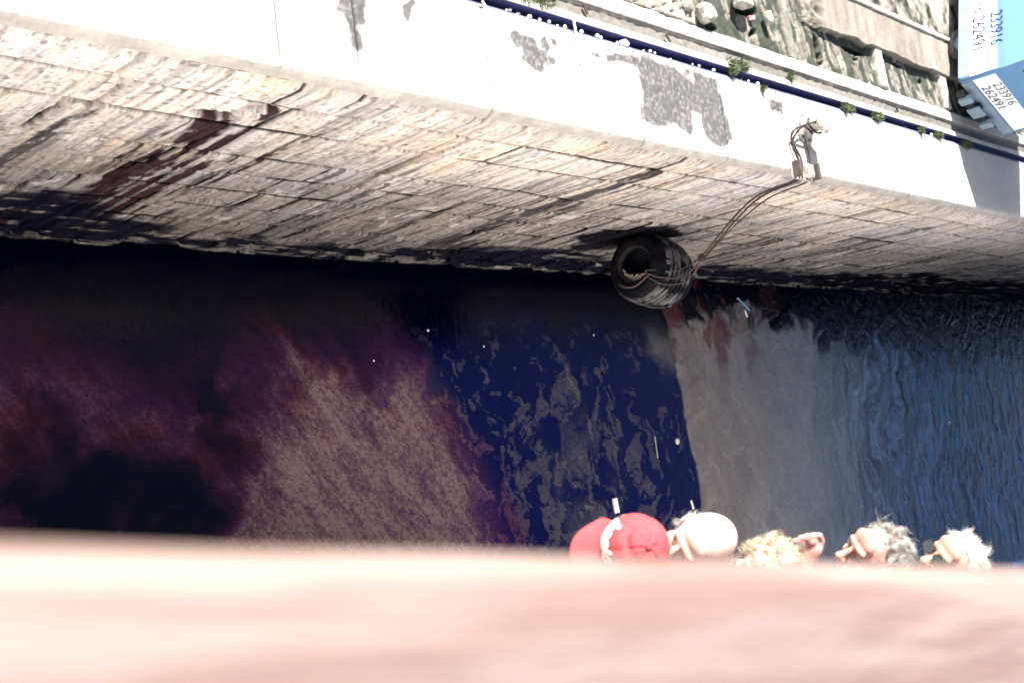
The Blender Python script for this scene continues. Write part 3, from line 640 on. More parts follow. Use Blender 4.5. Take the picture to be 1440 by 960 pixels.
bm = bmesh.new(); box(bm, (-1.75, -0.004, 1.0), (0.16, 0.03, 0.03), bevel=0.008); vp('door_handle', bm, M_black)
for x in (-0.80, -3.45):
    for y in (0.19, W_-0.19):
        bm = bmesh.new(); lathe(bm, [(0.17, -0.09), (0.26, -0.095), (0.30, -0.075), (0.312, -0.04), (0.312, 0.04), (0.30, 0.075), (0.26, 0.095), (0.17, 0.09)], 'Y', 40, Matrix.Translation((x, y, 0.30)))
        wv = vp('wheel', bm, M_black, smooth=True)
        bm = bmesh.new(); lathe(bm, [(0.0, -0.05), (0.06, -0.055), (0.10, -0.04), (0.165, -0.06), (0.172, -0.085), (0.175, 0.08), (0.0, 0.07)], 'Y', 32, Matrix.Translation((x, y, 0.30))); vp('rim', bm, M_steel, wv, True)
# rear bumper: dark beam, pale plate in the middle, pale overrider on each side
bmp = bmesh.new(); box(bmp, (0.085, 0.66, 0.20), (0.10, 1.0, 0.13), bevel=0.02); bumper = vp('bumper', bmp, M_black)
bm = bmesh.new(); box(bm, (0.155, 0.66, 0.235), (0.03, 0.26, 0.20), bevel=0.008); vp('number_plate', bm, M_steel, bumper)
for y in (0.30, 1.02):
    bm = bmesh.new(); box(bm, (0.15, y, 0.235), (0.09, 0.13, 0.20), bevel=0.014); vp('overrider', bm, M_steel, bumper)
bm = bmesh.new(); box(bm, (0.03, 0.66, 0.27), (0.12, 0.10, 0.08)); vp('bumper_bracket', bm, M_black, bumper)
def text_mesh(s, w, h, depth=0.002, off=0.0, shear=0.0):
    cu = bpy.data.curves.new('t', 'FONT'); cu.body = s; cu.extrude = depth/2; cu.offset = off; cu.shear = shear; cu.resolution_u = 4
    o = bpy.data.objects.new('t', cu); C.objects.link(o)
    dg = bpy.context.evaluated_depsgraph_get(); dg.update()
    me = bpy.data.meshes.new_from_object(o.evaluated_get(dg)); bpy.data.objects.remove(o); bpy.data.curves.remove(cu)
    co = np.array([v.co for v in me.vertices]); lo = co.min(0); hi = co.max(0)
    for v in me.vertices:
        v.co = Vector(((v.co.x-lo[0])/(hi[0]-lo[0])*w, (v.co.y-lo[1])/(hi[1]-lo[1])*h, v.co.z))
    return me
def letters(s, w, h, M, name='lettering', parent=van, m=M_letter):
    me = text_mesh(s, w, h); me.transform(M); return link(name, me, m, parent)
side = lambda x, z: Matrix.Translation((x, -0.009, z)) @ Matrix.Rotation(rad(90), 4, 'X')
back = lambda y, z: Matrix.Translation((0.009, y, z)) @ Matrix.Rotation(rad(90), 4, 'Z') @ Matrix.Rotation(rad(90), 4, 'X')
letters('262491', 0.60, 0.195, side(-1.06, 0.465)); letters('no', 0.17, 0.10, side(-1.31, 0.50)); letters('Tel', 0.28, 0.15, side(-1.70, 0.48))
letters('233916', 0.60, 0.185, Matrix.Translation((0, 0.004, 0)) @ side(-1.05, 0.735))
letters('233916', 0.62, 0.13, back(0.30, 0.63)); letters('262491', 0.62, 0.13, back(0.30, 0.46))

# ================================================================== PEOPLE AT THE LOWER RAIL
def cw(v): return (R_ @ Vector(v)).normalized()
def frame(u, f):
    u = cw(u); f = cw(f); f = (f-u*f.dot(u)).normalized(); r = f.cross(u)
    return Matrix(((r.x, f.x, u.x), (r.y, f.y, u.y), (r.z, f.z, u.z)))    # local x right, y face, z crown
def ell(bm, c, s, F=None, sub=3):
    r = bmesh.ops.create_icosphere(bm, subdivisions=sub, radius=1.0)
    for v in r['verts']:
        q = Vector((v.co.x*s[0], v.co.y*s[1], v.co.z*s[2]))
        if F is not None: q = F @ q
        v.co = q+Vector(c)
def limb(bm, pts, rads, seg=16):
    P = [Vector(p) for p in pts]
    for p, r in zip(P, rads): ell(bm, p, (r, r, r), sub=2)
    for (a, ra), (b, rb) in zip(zip(P[:-1], rads[:-1]), zip(P[1:], rads[1:])): tube(bm, [a, b], ra, seg, [ra, rb])
def fuse(name, bm, voxel, m, parent, smooth_it=4):
    me = bpy.data.meshes.new(name); bm.to_mesh(me); bm.free()
    o = bpy.data.objects.new(name, me); C.objects.link(o)
    md = o.modifiers.new('r', 'REMESH'); md.mode = 'VOXEL'; md.voxel_size = voxel
    if smooth_it: ms = o.modifiers.new('s', 'SMOOTH'); ms.iterations = smooth_it; ms.factor = 0.5
    dg = bpy.context.evaluated_depsgraph_get(); dg.update()
    me2 = bpy.data.meshes.new_from_object(o.evaluated_get(dg)); bpy.data.objects.remove(o); bpy.data.meshes.remove(me)
    me2.transform(Matrix.Translation(-parent.location))
    return link(name, me2, m, parent, True)
M_skin = mat('skin', (0.42, 0.24, 0.19), 0.5, 0.18, 30, 0.0006, 300, sss=0.15)
M_skin2 = mat('flushed_skin', (0.40, 0.22, 0.185), 0.5, 0.25, 26, 0.0006, 300, sss=0.15)
M_skin3 = mat('pale_skin', (0.60, 0.42, 0.35), 0.5, 0.14, 30, 0.0006, 300, sss=0.15)
def add_hair(parent, F, Cn, n, region, length, radius, m, seed, curl=0.3, lift=0.35, comb=(0, -1, -0.3), shell=True):
    r = np.random.default_rng(seed); V = []; Fc = []
    ax = np.array((0.080, 0.101, 0.092)); comb = np.array(comb, float); base = 0
    clump = {}
    cnt = 0
    while cnt < n:
        d = r.normal(size=3); d /= np.linalg.norm(d)
        if not region(d): continue
        cnt += 1
        p = d*ax; nrm = d/ax; nrm /= np.linalg.norm(nrm)
        key = tuple(np.round(d*4.5).astype(int))
        if key not in clump: clump[key] = (r.normal(size=3)*0.55, r.uniform(0.7, 1.3))
        cj, cl = clump[key]
        tg = comb-nrm*comb.dot(nrm)+cj*0.7+r.normal(size=3)*0.15
        ln = length*cl*r.uniform(0.6, 1.1); seg = 6; pts = [p-nrm*0.004]; dr = nrm*lift+tg*0.6; dr /= np.linalg.norm(dr)
        ph = r.uniform(0, 6.28)*0.3+cj[0]*6
        for k in range(seg):
            t = (k+1)/seg
            wob = np.array((math.sin(ph+t*5.5), math.cos(ph+t*5.0), math.sin(ph*2+t*4)))*curl
            q = pts[-1]+(dr+wob)*ln/seg
            e = q/ax; el_ = np.linalg.norm(e)
            if el_ < 1.02: q = q/el_*1.02
            pts.append(q)
            dr = dr*0.8+tg*0.25-nrm*0.05; dr /= np.linalg.norm(dr)
        side_ = np.cross(pts[-1]-pts[0], nrm); side_ /= (np.linalg.norm(side_)+1e-9)
        for k, q in enumerate(pts):
            rr_ = radius*(1-0.7*k/seg)
            V += [q+side_*rr_, q-side_*rr_*0.5+nrm*rr_*0.87, q-side_*rr_*0.5-nrm*rr_*0.87]
        for k in range(seg):
            a = base+k*3
            for j in range(3): Fc.append((a+j, a+(j+1) % 3, a+3+(j+1) % 3, a+3+j))
        base += (seg+1)*3
    if shell:
        bm = bmesh.new(); bmesh.ops.create_icosphere(bm, subdivisions=4, radius=1.0)
        bmesh.ops.delete(bm, geom=[v for v in bm.verts if not region(np.array(v.co))], context='VERTS')
        bm.verts.ensure_lookup_table()
        for v in bm.verts:
            q = np.array(v.co)*ax*(1.035+0.05*mnoise.noise(v.co*6)); V.append(q)
        for f in bm.faces: Fc.append(tuple(base+v.index for v in f.verts))
        bm.free()
    Fm = np.array(F); V = (np.array(V) @ Fm.T)+np.array(Cn)-np.array(parent.location)
    me = bpy.data.meshes.new('hair'); me.from_pydata([tuple(v) for v in V], [], Fc); me.update()
    return link('hair', me, m, parent, True)
def person(px, label, u, f, skin, shirt, trousers, reach=None, hat=False):
    Cn = Vector(px); F = frame(u, f); t = Cn.dot(SN); s = Cn.dot(SU)
    root = empty('person', ship_pt(t+0.45, s, 8.5)); tag(root, label, 'person', 'people leaning over the lower rail')
    L = lambda *p: Cn+F @ Vector(p)
    bm = bmesh.new()
    ell(bm, L(0, -0.008, 0.012), (0.075, 0.094, 0.086), F); ell(bm, L(0, 0.020, -0.035), (0.062, 0.068, 0.066), F)
    ell(bm, L(0, 0.045, -0.075), (0.048, 0.045, 0.040), F); ell(bm, L(0, 0.078, -0.098), (0.022, 0.018, 0.018), F)       # jaw, chin
    ell(bm, L(0, 0.080, 0.018), (0.052, 0.015, 0.014), F); ell(bm, L(0, 0.066, 0.042), (0.054, 0.022, 0.036), F)          # brow, forehead
    for sx in (-1, 1):
        ell(bm, L(sx*0.040, 0.062, -0.032), (0.022, 0.020, 0.020), F, 2)                                                 # cheek
        ell(bm, L(sx*0.078, -0.006, -0.018), (0.009, 0.020, 0.032), F @ Matrix.Rotation(rad(-15*sx), 3, 'Z'), 2)           # ear
        ell(bm, L(sx*0.030, 0.078, 0.000), (0.014, 0.010, 0.011), F, 2)
    limb(bm, [L(0, 0.088, 0.004), L(0, 0.104, -0.022), L(0, 0.116, -0.036)], [0.009, 0.012, 0.015], 10)                     # nose
    ell(bm, L(-0.011, 0.105, -0.040), (0.010, 0.011, 0.008), F, 2); ell(bm, L(0.011, 0.105, -0.040), (0.010, 0.011, 0.008), F, 2)
    ell(bm, L(0, 0.092, -0.062), (0.026, 0.011, 0.006), F, 2); ell(bm, L(0, 0.090, -0.073), (0.022, 0.011, 0.006), F, 2)    # lips
    nb = ship_pt(t+0.13, s, Cn.z-0.20)+F @ Vector((0, -0.02, 0)); neck0 = L(0, -0.03, -0.07)
    limb(bm, [neck0, (neck0+nb)/2, nb], [0.056, 0.054, 0.062])
    ch = ship_pt(t+0.24, s, Cn.z-0.34); pel = ship_pt(t+0.46, s, Cn.z-0.72); dz = Cn.z
    sh = {k: ship_pt(t+0.17, s+k*0.175, dz-0.24) for k in (-1, 1)}
    TF = Matrix.Identity(3)
    limb(bm, [nb, ch, (ch+pel)/2, pel], [0.07, 0.125, 0.125, 0.13])
    for k in (-1, 1):
        limb(bm, [nb, sh[k]], [0.06, 0.062])
        limb(bm, [ch, ch+SU*0.07*k, pel+SU*0.06*k], [0.11, 0.11, 0.12])
        knee = ship_pt(t+0.40, s+k*0.11, 8.98); ank = ship_pt(t+0.50, s+k*0.11, 8.60)
        limb(bm, [pel+SU*0.09*k, knee, ank], [0.095, 0.062, 0.042])
        limb(bm, [ank, ship_pt(t+0.36, s+k*0.12, 8.54)], [0.042, 0.032])
    el_, ha = {}, {}
    for k in (-1, 1):
        ha[k] = ship_pt(0.045, s+k*0.24, 9.50); el_[k] = ship_pt(0.16, s+k*0.27, 9.64)
        if reach is not None and k == reach[0]:
            ha[k] = Vector(reach[1]); el_[k] = (sh[k]+ha[k])/2+SN*0.10+Vector((0, 0, -0.10))
        limb(bm, [sh[k], el_[k], ha[k]], [0.052, 0.042, 0.028])
        d = (ha[k]-el_[k]).normalized()
        if reach is not None and k == reach[0]:
            # loosely closed hand: palm, four knuckled fingers, thumb laid along the side
            fd = cw((-0.35, 0.75, 0.45)); ac = cw((0.93, 0.35, 0.0)); dn = fd.cross(ac).normalized()
            ell(bm, ha[k]+fd*0.030, (0.020, 0.020, 0.020), None, 2)
            for j in range(4):
                b0 = ha[k]+ac*(j*0.020-0.030)+fd*0.015; ln = (0.030, 0.034, 0.032, 0.026)[j]
                limb(bm, [ha[k]-fd*0.02, b0, b0+fd*ln, b0+fd*ln+cw((-0.9, 0.1, 0.1))*0.022, b0+fd*(ln*0.55)+cw((-0.9, -0.1, 0.1))*0.030], [0.018, 0.0105, 0.010, 0.009, 0.0075], 10)
            limb(bm, [ha[k]-ac*0.02, ha[k]-ac*0.045+fd*0.012, ha[k]-ac*0.040+fd*0.042], [0.014, 0.0105, 0.009], 10)
        else:
            fo = -SN
            ell(bm, ha[k]+fo*0.03, (0.030, 0.034, 0.016), None, 2)
            for j in range(4):
                b0 = ha[k]+SU*(j*0.019-0.0285)+fo*0.05; ln = (0.034, 0.040, 0.037, 0.028)[j]
                limb(bm, [ha[k]+fo*0.01, b0, b0+fo*ln*0.6+Vector((0, 0, -0.004)), b0+fo*ln+Vector((0, 0, -0.018))], [0.014, 0.0095, 0.0085, 0.0075], 8)
            limb(bm, [ha[k], ha[k]-SU*0.035*k+fo*0.02, ha[k]-SU*0.045*k+fo*0.045], [0.013, 0.010, 0.008], 8)
    fuse('body', bm, 0.0042 if reach else 0.0055, skin, root, 2)
    # eyes
    for sx in (-1, 1):
        bm = bmesh.new(); ell(bm, L(sx*0.030, 0.0835, -0.001)-root.location, (0.010, 0.006, 0.005), F, 2); obj('eye', bm, M_eye, root, True)
    bm = bmesh.new()
    limb(bm, [nb+(ch-nb)*0.25, ch, (ch+pel)/2, pel], [0.085, 0.142, 0.142, 0.145])
    for k in (-1, 1):
        limb(bm, [nb+(ch-nb)*0.2, sh[k]], [0.066, 0.075]); limb(bm, [ch, ch+SU*0.075*k, pel+SU*0.065*k], [0.125, 0.125, 0.137])
        limb(bm, [sh[k], el_[k], el_[k]+(ha[k]-el_[k])*0.72], [0.068, 0.056, 0.042])
    fuse('jacket', bm, 0.011, shirt, root, 5)
    bm = bmesh.new()
    for k in (-1, 1):
        knee = ship_pt(t+0.40, s+k*0.11, 8.98); ank = ship_pt(t+0.50, s+k*0.11, 8.62)
        limb(bm, [pel, pel+SU*0.09*k, knee, ank], [0.135, 0.115, 0.08, 0.062])
    fuse('trousers', bm, 0.012, trousers, root, 4)
    for k in (-1, 1):
        bm = bmesh.new(); limb(bm, [ship_pt(t+0.50, s+k*0.11, 8.56), ship_pt(t+0.42, s+k*0.115, 8.545), ship_pt(t+0.33, s+k*0.12, 8.54)], [0.05, 0.044, 0.036])
        fuse('shoe', bm, 0.008, M_black, root, 3)
    return root, F, Cn
M_eye = mat('eye', (0.06, 0.045, 0.04), 0.6, 0.3, 60)
cl = [mat('cloth_'+n, c, 0.85, 0.15, 12, 0.002, 60) for n, c in (('navy', (0.03, 0.04, 0.09)), ('beige', (0.38, 0.32, 0.24)), ('teal', (0.06, 0.16, 0.18)), ('grey', (0.16, 0.16, 0.17)), ('cream', (0.5, 0.46, 0.38)))]

# 1 red cap
p1, F1, C1 = person((0.222, 2.56, 10.00), 'person in a red baseball cap with white lettering, nearest of those at the rail', (0.27, 0.17, 0.94), (-0.96, -0.08, 0.27), M_skin, cl[0], cl[1])
M_red = mat('red_cotton', (0.33, 0.040, 0.050), 0.8, 0.12, 20, 0.0008, 500)
def cap_pt(az, el, k=1.0, ax=(0.088, 0.095, 0.106)):
    """az 0 = over the forehead, positive to the wearer's left; el 0 = band, 90 = top"""
    x = -math.sin(az)*math.cos(el); y = math.cos(az)*math.cos(el); z = math.sin(el)
    front = max(0, math.cos(az))*math.sin(min(el, 1.3)*1.6)*0.10
    return Vector((x*ax[0]*k, y*ax[1]*k*(1+0.7*front), 0.012+z*ax[2]*k*(1+0.05*front)))
bm = bmesh.new(); NA, NE = 72, 24; g = []
for j in range(NE+1):
    el = (math.pi/2)*j/NE; row = []
    for i in range(NA):
        az = 2*math.pi*i/NA; seam = abs(((az/(math.pi/3))+0.5) % 1-0.5)*(math.pi/3)
        k = 1-0.022*math.exp(-(seam*math.cos(el)/0.03)**2)+0.018*mnoise.noise(Vector((math.cos(az)*2.2, math.sin(az)*2.2, el*2.4)))
        crease = math.exp(-((el-0.95-0.12*math.sin(az*2+1))/0.10)**2)*(0.5-0.5*math.cos(az-2.2))
        row.append(bm.verts.new(cap_pt(az, el, k-0.10*crease)))
    g.append(row)
for a, b in zip(g[:-1], g[1:]):
    for i in range(NA): bm.faces.new((a[i], a[(i+1) % NA], b[(i+1) % NA], b[i]))
bmesh.ops.remove_doubles(bm, verts=bm.verts, dist=1e-5)
def hatify(bm):
    for v in bm.verts: v.co = (F1 @ v.co)+C1-p1.location
hatify(bm); cap = obj('cap', bm, M_red, p1, True)
bm = bmesh.new(); g = []
for side_ in (0, 1):
    for j in range(13):
        q = j/12; row = []
        for i in range(33):
            a = rad(-68+136*i/32); r0 = cap_pt(a, 0.02, 1.0)
            ext = 0.080*(math.cos(a*0.98)**0.55)*q
            y = r0.y-0.004+ext*1.05; x = r0.x*(0.70+0.36*math.sin(math.pi*min(q*1.3, 1)/2)-0.35*max(0, q-0.75)*abs(math.sin(a)))
            z = r0.z-0.006*side_-0.022*(x/0.09)**2*q-0.012*q+0.0018*math.sin(q*34)*(1-side_)
            row.append(bm.verts.new((x, y, z)))
        g.append(row)
for s0 in (0, 13):
    for j in range(12):
        for i in range(32): bm.faces.new((g[s0+j][i], g[s0+j][i+1], g[s0+j+1][i+1], g[s0+j+1][i]))
for i in range(32): bm.faces.new((g[12][i], g[12][i+1], g[25][i+1], g[25][i]))
for j in range(12):
    for e in (0, 32): bm.faces.new((g[j][e], g[j+1][e], g[14+j][e], g[13+j][e]))
hatify(bm); obj('brim', bm, M_red, cap, True)
bm = bmesh.new(); ell(bm, cap_pt(0, math.pi/2), (0.010, 0.010, 0.005), None, 2); hatify(bm); obj('button', bm, M_red, cap, True)
# lettering wraps the front panels; reads from the wearer's right to left as the viewer sees it
bm = bmesh.new(); me = text_mesh('basic', 1.0, 1.0, 0.002, 0.05, 0.3); bm.from_mesh(me); bmesh.ops.triangulate(bm, faces=bm.faces[:])
bmesh.ops.subdivide_edges(bm, edges=[e for e in bm.edges if e.calc_length() > 0.06], cuts=2)
for v in bm.verts:
    az = rad(-66+86*v.co.x); el = rad(8+27*v.co.y)
    slant = v.co.y*rad(5)
    v.co = cap_pt(az+slant, el, 1.024+(0.010 if v.co.z > 0 else 0.0))
hatify(bm); obj('lettering', bm, mat('white_thread', (0.85, 0.85, 0.83), 0.7, 0.05, 9), cap)

# 2 bald, 3 blonde curls, 4 grey, 5 white
GREYC = mat('grey_hair', (0.09, 0.08, 0.075), 0.6, 0.3, 45, col2=(0.55, 0.53, 0.50))
WHITEC = mat('white_hair', (0.52, 0.50, 0.47), 0.6, 0.2, 60)
BLOND = mat('blond_hair', (0.20, 0.15, 0.09), 0.55, 0.3, 45, col2=(0.62, 0.56, 0.45))
p2, F2, C2 = person((0.244, 2.80, 10.055), 'bald person with a short white fringe of hair, beside the red cap', (0.50, 0.52, 0.70), (-0.86, -0.22, 0.30), M_skin3, cl[3], cl[0])
add_hair(p2, F2, C2, 1300, lambda d: d[2] < 0.12-0.15*d[1] and d[2] > -0.62 and d[1] < 0.30 and abs(d[0]) > -1, 0.040, 0.0006, WHITEC, 3, 0.45, 0.25, (0, -1, -0.6), False)
p3, F3, C3 = person((0.372, 3.25, 9.975), 'fair-haired person with loose pale curls, third from the red cap', (0.45, 0.52, 0.72), (-0.85, -0.3, 0.3), M_skin3, cl[4], cl[2])
add_hair(p3, F3, C3, 4200, lambda d: not (d[1] > 0.55 and d[2] < 0.42) and d[2] > -0.85, 0.036, 0.0008, BLOND, 5, 0.85, 0.6, (0, -0.5, -0.8))
p4, F4, C4 = person((0.388, 3.59, 10.160), 'grey-haired person with a flushed pink forehead and nose seen from the side', (0.42, 0.78, 0.46), (-0.92, 0.12, 0.25), M_skin2, cl[2], cl[3], reach=(-1, (0.338, 3.425, 10.045)))
add_hair(p4, F4, C4, 4200, lambda d: d[1] < 0.52-0.35*abs(d[0]) and d[2] > -0.60, 0.050, 0.0008, GREYC, 8, 0.6, 0.5, (0, -1, 0.1))
p5, F5, C5 = person((0.458, 3.92, 10.275), 'white-haired person wearing glasses, farthest along the rail', (0.50, 0.74, 0.42), (-0.90, -0.02, 0.20), M_skin, cl[1], cl[0])
add_hair(p5, F5, C5, 4200, lambda d: d[1] < 0.60-0.35*abs(d[0]) and d[2] > -0.55, 0.038, 0.0006, WHITEC, 9, 0.22, 0.20, (0, -1, -0.1))
gl = bmesh.new()
for sx in (-1, 1):
    ringp = [(sx*0.033+0.025*math.cos(a), 0.106, 0.000+0.020*math.sin(a)) for a in [2*math.pi*k/20 for k in range(21)]]
    tube(gl, ringp, 0.0022, 6)
    tube(gl, [(sx*0.058, 0.104, 0.004), (sx*0.084, 0.05, 0.006), (sx*0.086, -0.01, 0.0)], 0.0018, 6)
tube(gl, [(-0.009, 0.107, 0.004), (0.009, 0.107, 0.004)], 0.002, 6)
for v in gl.verts: v.co = (F5 @ v.co)+C5-p5.location
gf = obj('glasses', gl, M_black, p5, True)
for sx in (-1, 1):
    bm = bmesh.new(); r = bmesh.ops.create_circle(bm, cap_ends=True, segments=20, radius=1)
    for v in bm.verts: v.co = (F5 @ Vector((sx*0.033+0.0235*v.co.x, 0.106, 0.019*v.co.y)))+C5-p5.location
    lo = obj('lens', bm, mat('lens_glass', (0.05, 0.06, 0.07), 0.05), gf); sd = lo.modifiers.new('t', 'SOLIDIFY'); sd.thickness = 0.0015

# ================================================================== SMALL THINGS
M_litter = mat('pale_litter', (0.78, 0.78, 0.76), 0.6, 0.1, 20)
def lump(name, c, s, m, label, cat, seed=0, amp=0.3, sub=3, rz=0.0, group=None, flat=False):
    bm = bmesh.new(); bmesh.ops.create_icosphere(bm, subdivisions=sub, radius=1.0)
    Rm = Matrix.Rotation(rz, 3, 'Z')
    for v in bm.verts:
        k = 1+amp*mnoise.noise(v.co*1.4+Vector((seed*3.1, 0, 0)))+amp*0.4*mnoise.noise(v.co*4+Vector((0, seed, 0)))
        q = v.co*k
        if abs(q.x) > 0.75: q.x *= 0.86
        if abs(q.z) > 0.6: q.z = 0.6*math.copysign(1, q.z)+(q.z-0.6*math.copysign(1, q.z))*0.4
        v.co = Rm @ Vector((q.x*s[0], q.y*s[1], q.z*s[2]))
    o = obj(name, bm, m, None, not flat); o.location = c; tag(o, label, cat, group); return o
def slab(name, c, s, rz, m, label, cat, tilt=0.05, bend=0.0):
    bm = bmesh.new(); box(bm, (0, 0, 0), s, None, min(s)*0.25)
    for v in bm.verts: v.co.z += bend*(v.co.x/s[0])**2+0.15*s[2]*mnoise.noise(v.co*30)
    o = obj(name, bm, m); o.location = c; o.rotation_euler = (tilt, tilt*0.6, rz); tag(o, label, cat); return o
slab('floating_carton', (0.64, 15.07, 0.015), (0.24, 0.10, 0.05), 0.12, M_litter, 'white carton floating just above the red cap', 'litter')
slab('floating_scrap', (0.84, 17.16, 0.012), (0.16, 0.035, 0.02), 0.3, M_litter, 'pale scrap floating just left of the bald head', 'litter')
lump('floating_foam', (-0.26, 16.99, 0.01), (0.065, 0.045, 0.03), mat('cream_foam', (0.55, 0.5, 0.42), 0.9), 'cream lump floating on the dark water left of the muddy edge', 'litter', 2)
slab('floating_stick', (-0.20, 16.36, 0.01), (0.36, 0.016, 0.014), 0.05, mat('grey_wood', (0.30, 0.34, 0.36), 0.8), 'thin grey stick floating on dark water beside the cream lump', 'stick')
slab('floating_straw', (-2.70, 19.77, 0.012), (0.42, 0.014, 0.012), 1.02, mat('blue_plastic', (0.12, 0.42, 0.65), 0.5), 'thin bright blue straw floating by the wall beyond the tyre', 'straw')
slab('floating_peel', (-2.52, 19.80, 0.01), (0.14, 0.03, 0.012), 0.4, M_litter, 'short white strip floating next to the blue straw', 'litter')
for i, (x, y, r, lb) in enumerate([(-2.81, 19.58, 0.018, 'tiny white speck floating between the blue straw and the wall'), (-2.16, 11.45, 0.022, 'white speck floating on the black water mid-way along the wall'),
        (-1.93, 12.52, 0.018, 'white speck floating on black water nearer the tyre'), (-2.10, 15.1, 0.018, 'white speck floating below the hanging tyre'), (-1.75, 10.4, 0.016, 'white speck floating on the brown cloud edge'), (0.0, 28.2, 0.03, 'white speck floating on the blue rippled water')]):
    lump('floating_speck', (x, y, 0.008), (r, r*0.7, r*0.5), M_litter, lb, 'litter', i, 0.3, 2, group='bits of litter on the water')
M_rock = mat('pale_rock', (0.22, 0.205, 0.185), 0.95, 0.5, 14, 0.012, 30, col2=(0.40, 0.37, 0.34))
M_rockd = mat('dark_rock', (0.16, 0.15, 0.14), 0.95, 0.4, 10, 0.01, 18)
lump('rock', (-4.80, 11.20, ZT+0.03), (0.125, 0.15, 0.10), M_rock, 'pale squarish rock lying at the end of the torn-up trench', 'rock', 5, 0.35, 4, 0.2)
lump('rock', (-4.82, 10.93, ZT-0.02), (0.06, 0.08, 0.05), M_rockd, 'small dark rock leaning on the pale squarish rock', 'rock', 6, 0.4)
lump('rock', (-5.12, 12.02, ZT+0.05), (0.13, 0.17, 0.10), M_rock, 'rounded rock over the dark hole at the top edge of the trench', 'rock', 7, 0.3, 4)
lump('rock', (-5.04, 12.62, ZT+0.01), (0.10, 0.07, 0.07), M_rock, 'tall pale rock beside the dark hole in the trench', 'rock', 8, 0.35, 3)
bm = bmesh.new(); box(bm, (0, 0, 0), (0.05, 0.10, 0.04), None, 0.008); o = obj('drink_carton', bm, mat('red_card', (0.62, 0.03, 0.04), 0.5, 0.1, 30, col2=(0.8, 0.78, 0.75))); o.location = (-4.985, 12.29, ZT-0.03); o.rotation_euler = (0.2, 0.1, 0.2)
tag(o, 'small red and white carton lying in the dark hole of the trench', 'litter')
slab('wooden_lath', (-4.02, 8.83, ZT+0.022), (0.42, 0.022, 0.014), 0.10, M_litter, 'thin white lath lying from the gutter across the coping', 'lath')
slab('wooden_lath', (-4.12, 7.66, ZT-0.03), (0.17, 0.022, 0.014), 0.75, M_litter, 'short white lath fallen slantwise in the gutter', 'lath')
slab('iron_peg', (-4.40, 9.05, ZT+0.005), (0.11, 0.028, 0.02), 0.55, M_rust, 'rusty iron peg in the gravel strip near the left end', 'peg')
slab('iron_peg', (-4.37, 10.42, ZT+0.005), (0.10, 0.028, 0.02), 0.75, M_rust, 'rusty iron peg in the gravel strip above the dark coping patch', 'peg')
slab('iron_peg', (-4.38, 15.88, ZT+0.005), (0.08, 0.03, 0.03), 0.3, M_rust, 'rusty iron peg in the gravel strip towards the van', 'peg')
lump('stone', (-4.175, 9.66, ZT-0.03), (0.048, 0.070, 0.045), M_litter, 'white stone wedged in the gutter, larger than the pebbles round it', 'stone', 4, 0.35)
# pebbles: counted singly only where they show
ro = rng
me0 = []
for v_ in range(4):
    bm = bmesh.new(); bmesh.ops.create_icosphere(bm, subdivisions=2, radius=1.0)
    for v in bm.verts: v.co = v.co*(1+0.35*mnoise.noise(v.co*1.5+Vector((v_*5, 0, 0))))
    me = bpy.data.meshes.new('pebble'); bm.to_mesh(me); bm.free(); me.materials.append(M_litter); me.polygons.foreach_set('use_smooth', [True]*len(me.polygons)); me0.append(me)
peb_y = [7.93, 7.99, 8.05, 8.12, 8.22, 8.38, 8.52, 8.62, 8.74, 8.98, 9.24, 9.29, 9.55, 9.98, 10.12, 10.20, 10.45, 10.9, 11.02, 11.3, 11.9, 12.02, 12.2, 14.3, 15.1, 15.2, 16.2, 17.0]
for i, yy_ in enumerate(peb_y):
    o = bpy.data.objects.new('pebble', me0[i % 4]); C.objects.link(o); r_ = ro.uniform(0.010, 0.024)
    o.scale = (r_, r_*1.2, r_); o.location = ((px_ := -4.190+ro.uniform(0, 0.045)), yy_, ZT-0.012-(-4.125-px_)*0.9+r_*0.8); o.rotation_euler = (0, 0, i)
    tag(o, 'small white pebble lying in the dark gutter', 'pebble', 'white pebbles scattered along the gutter')
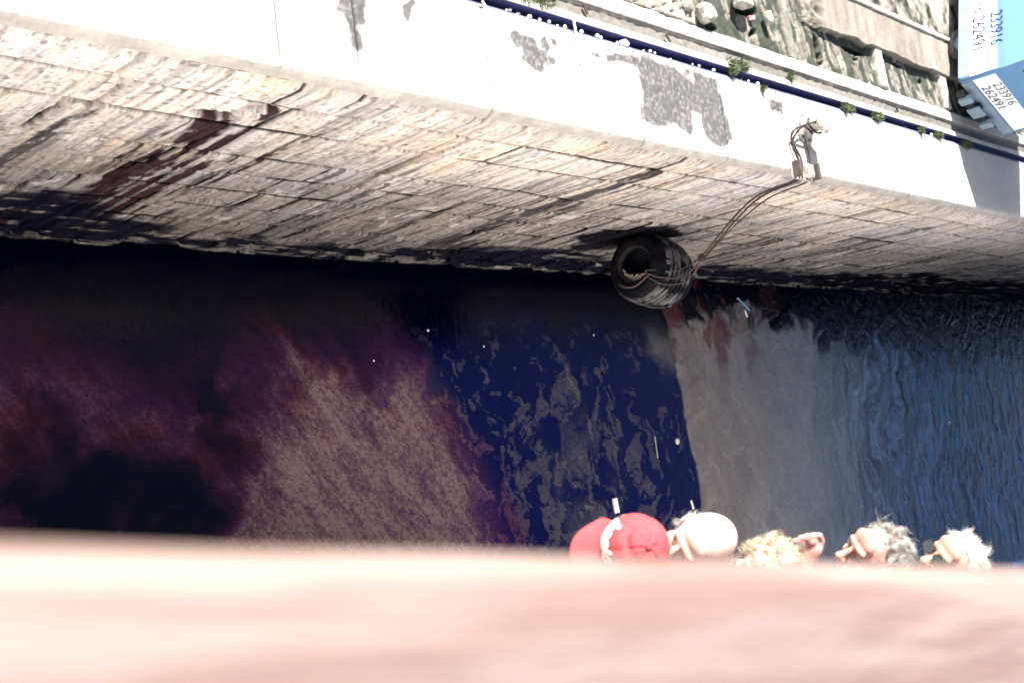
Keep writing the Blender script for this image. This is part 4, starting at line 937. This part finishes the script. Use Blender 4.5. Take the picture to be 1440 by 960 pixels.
# weeds
M_weed = mat('weed_green', (0.035, 0.055, 0.018), 0.7, 0.35, 25, col2=(0.10, 0.13, 0.055))
def weed(x, y, r, n, label, seed, ly=1.0):
    rr = random.Random(seed); bm = bmesh.new()
    for k in range(n):
        a = rr.uniform(0, 6.28); q = r*rr.random()**0.8*1.5; kk_ = rr.randrange(6); bx = math.cos(a)*q*0.45+math.cos(kk_*2.4+seed)*r*0.55; by = (math.sin(a)*q*0.45+math.sin(kk_*2.4+seed)*r*0.9)*ly
        hh = rr.uniform(0.03, 0.09); la = rr.uniform(0, 6.28); ln = rr.uniform(0.02, 0.07); wd = rr.uniform(0.003, 0.007)
        d = Vector((math.cos(la), math.sin(la), 0)); sd = Vector((-d.y, d.x, 0))*wd
        p0 = Vector((bx, by, 0)); p1_ = p0+d*ln*0.45+Vector((0, 0, hh*0.75)); p2_ = p0+d*ln+Vector((0, 0, hh))
        v = [bm.verts.new(p) for p in (p0-sd, p0+sd, p1_+sd*0.9, p1_-sd*0.9, p2_)]
        bm.faces.new(v[:4]); bm.faces.new((v[3], v[2], v[4]))
    o = obj('weed_tuft', bm, M_weed); o.location = (x, y, ZT-0.01); tag(o, label, 'weed', 'weeds sprouting along the gutter')
weed(-4.38, 8.28, 0.10, 260, 'wide weed tuft at the left end of the gravel strip', 1, 2.2)
weed(-4.30, 11.75, 0.075, 260, 'weed tuft straddling the kerb opposite the clawed dark patch', 2, 2.0)
weed(-4.19, 11.60, 0.04, 60, 'small sprig inside the gutter below a larger tuft', 3)
weed(-4.36, 12.95, 0.05, 80, 'small weed tuft in the gravel strip above the bollard', 4)
weed(-4.18, 14.35, 0.06, 200, 'weed tuft filling the gutter to the right of the bollard', 5, 1.8)
weed(-4.18, 15.20, 0.06, 200, 'weed tuft in the gutter half-way between bollard and van', 6, 1.8)
weed(-4.16, 16.55, 0.045, 90, 'pale thin weed tuft in the gutter short of the van shadow', 7)
weed(-4.17, 17.15, 0.05, 140, 'last sunlit weed tuft in the gutter before the van shadow', 8, 1.8)
weed(-4.15, 18.15, 0.07, 160, 'weed tuft standing in the shadow of the van', 9, 2.0)
weed(-4.09, 12.22, 0.03, 70, 'little weed growing from the coping joint left of the bollard', 10)
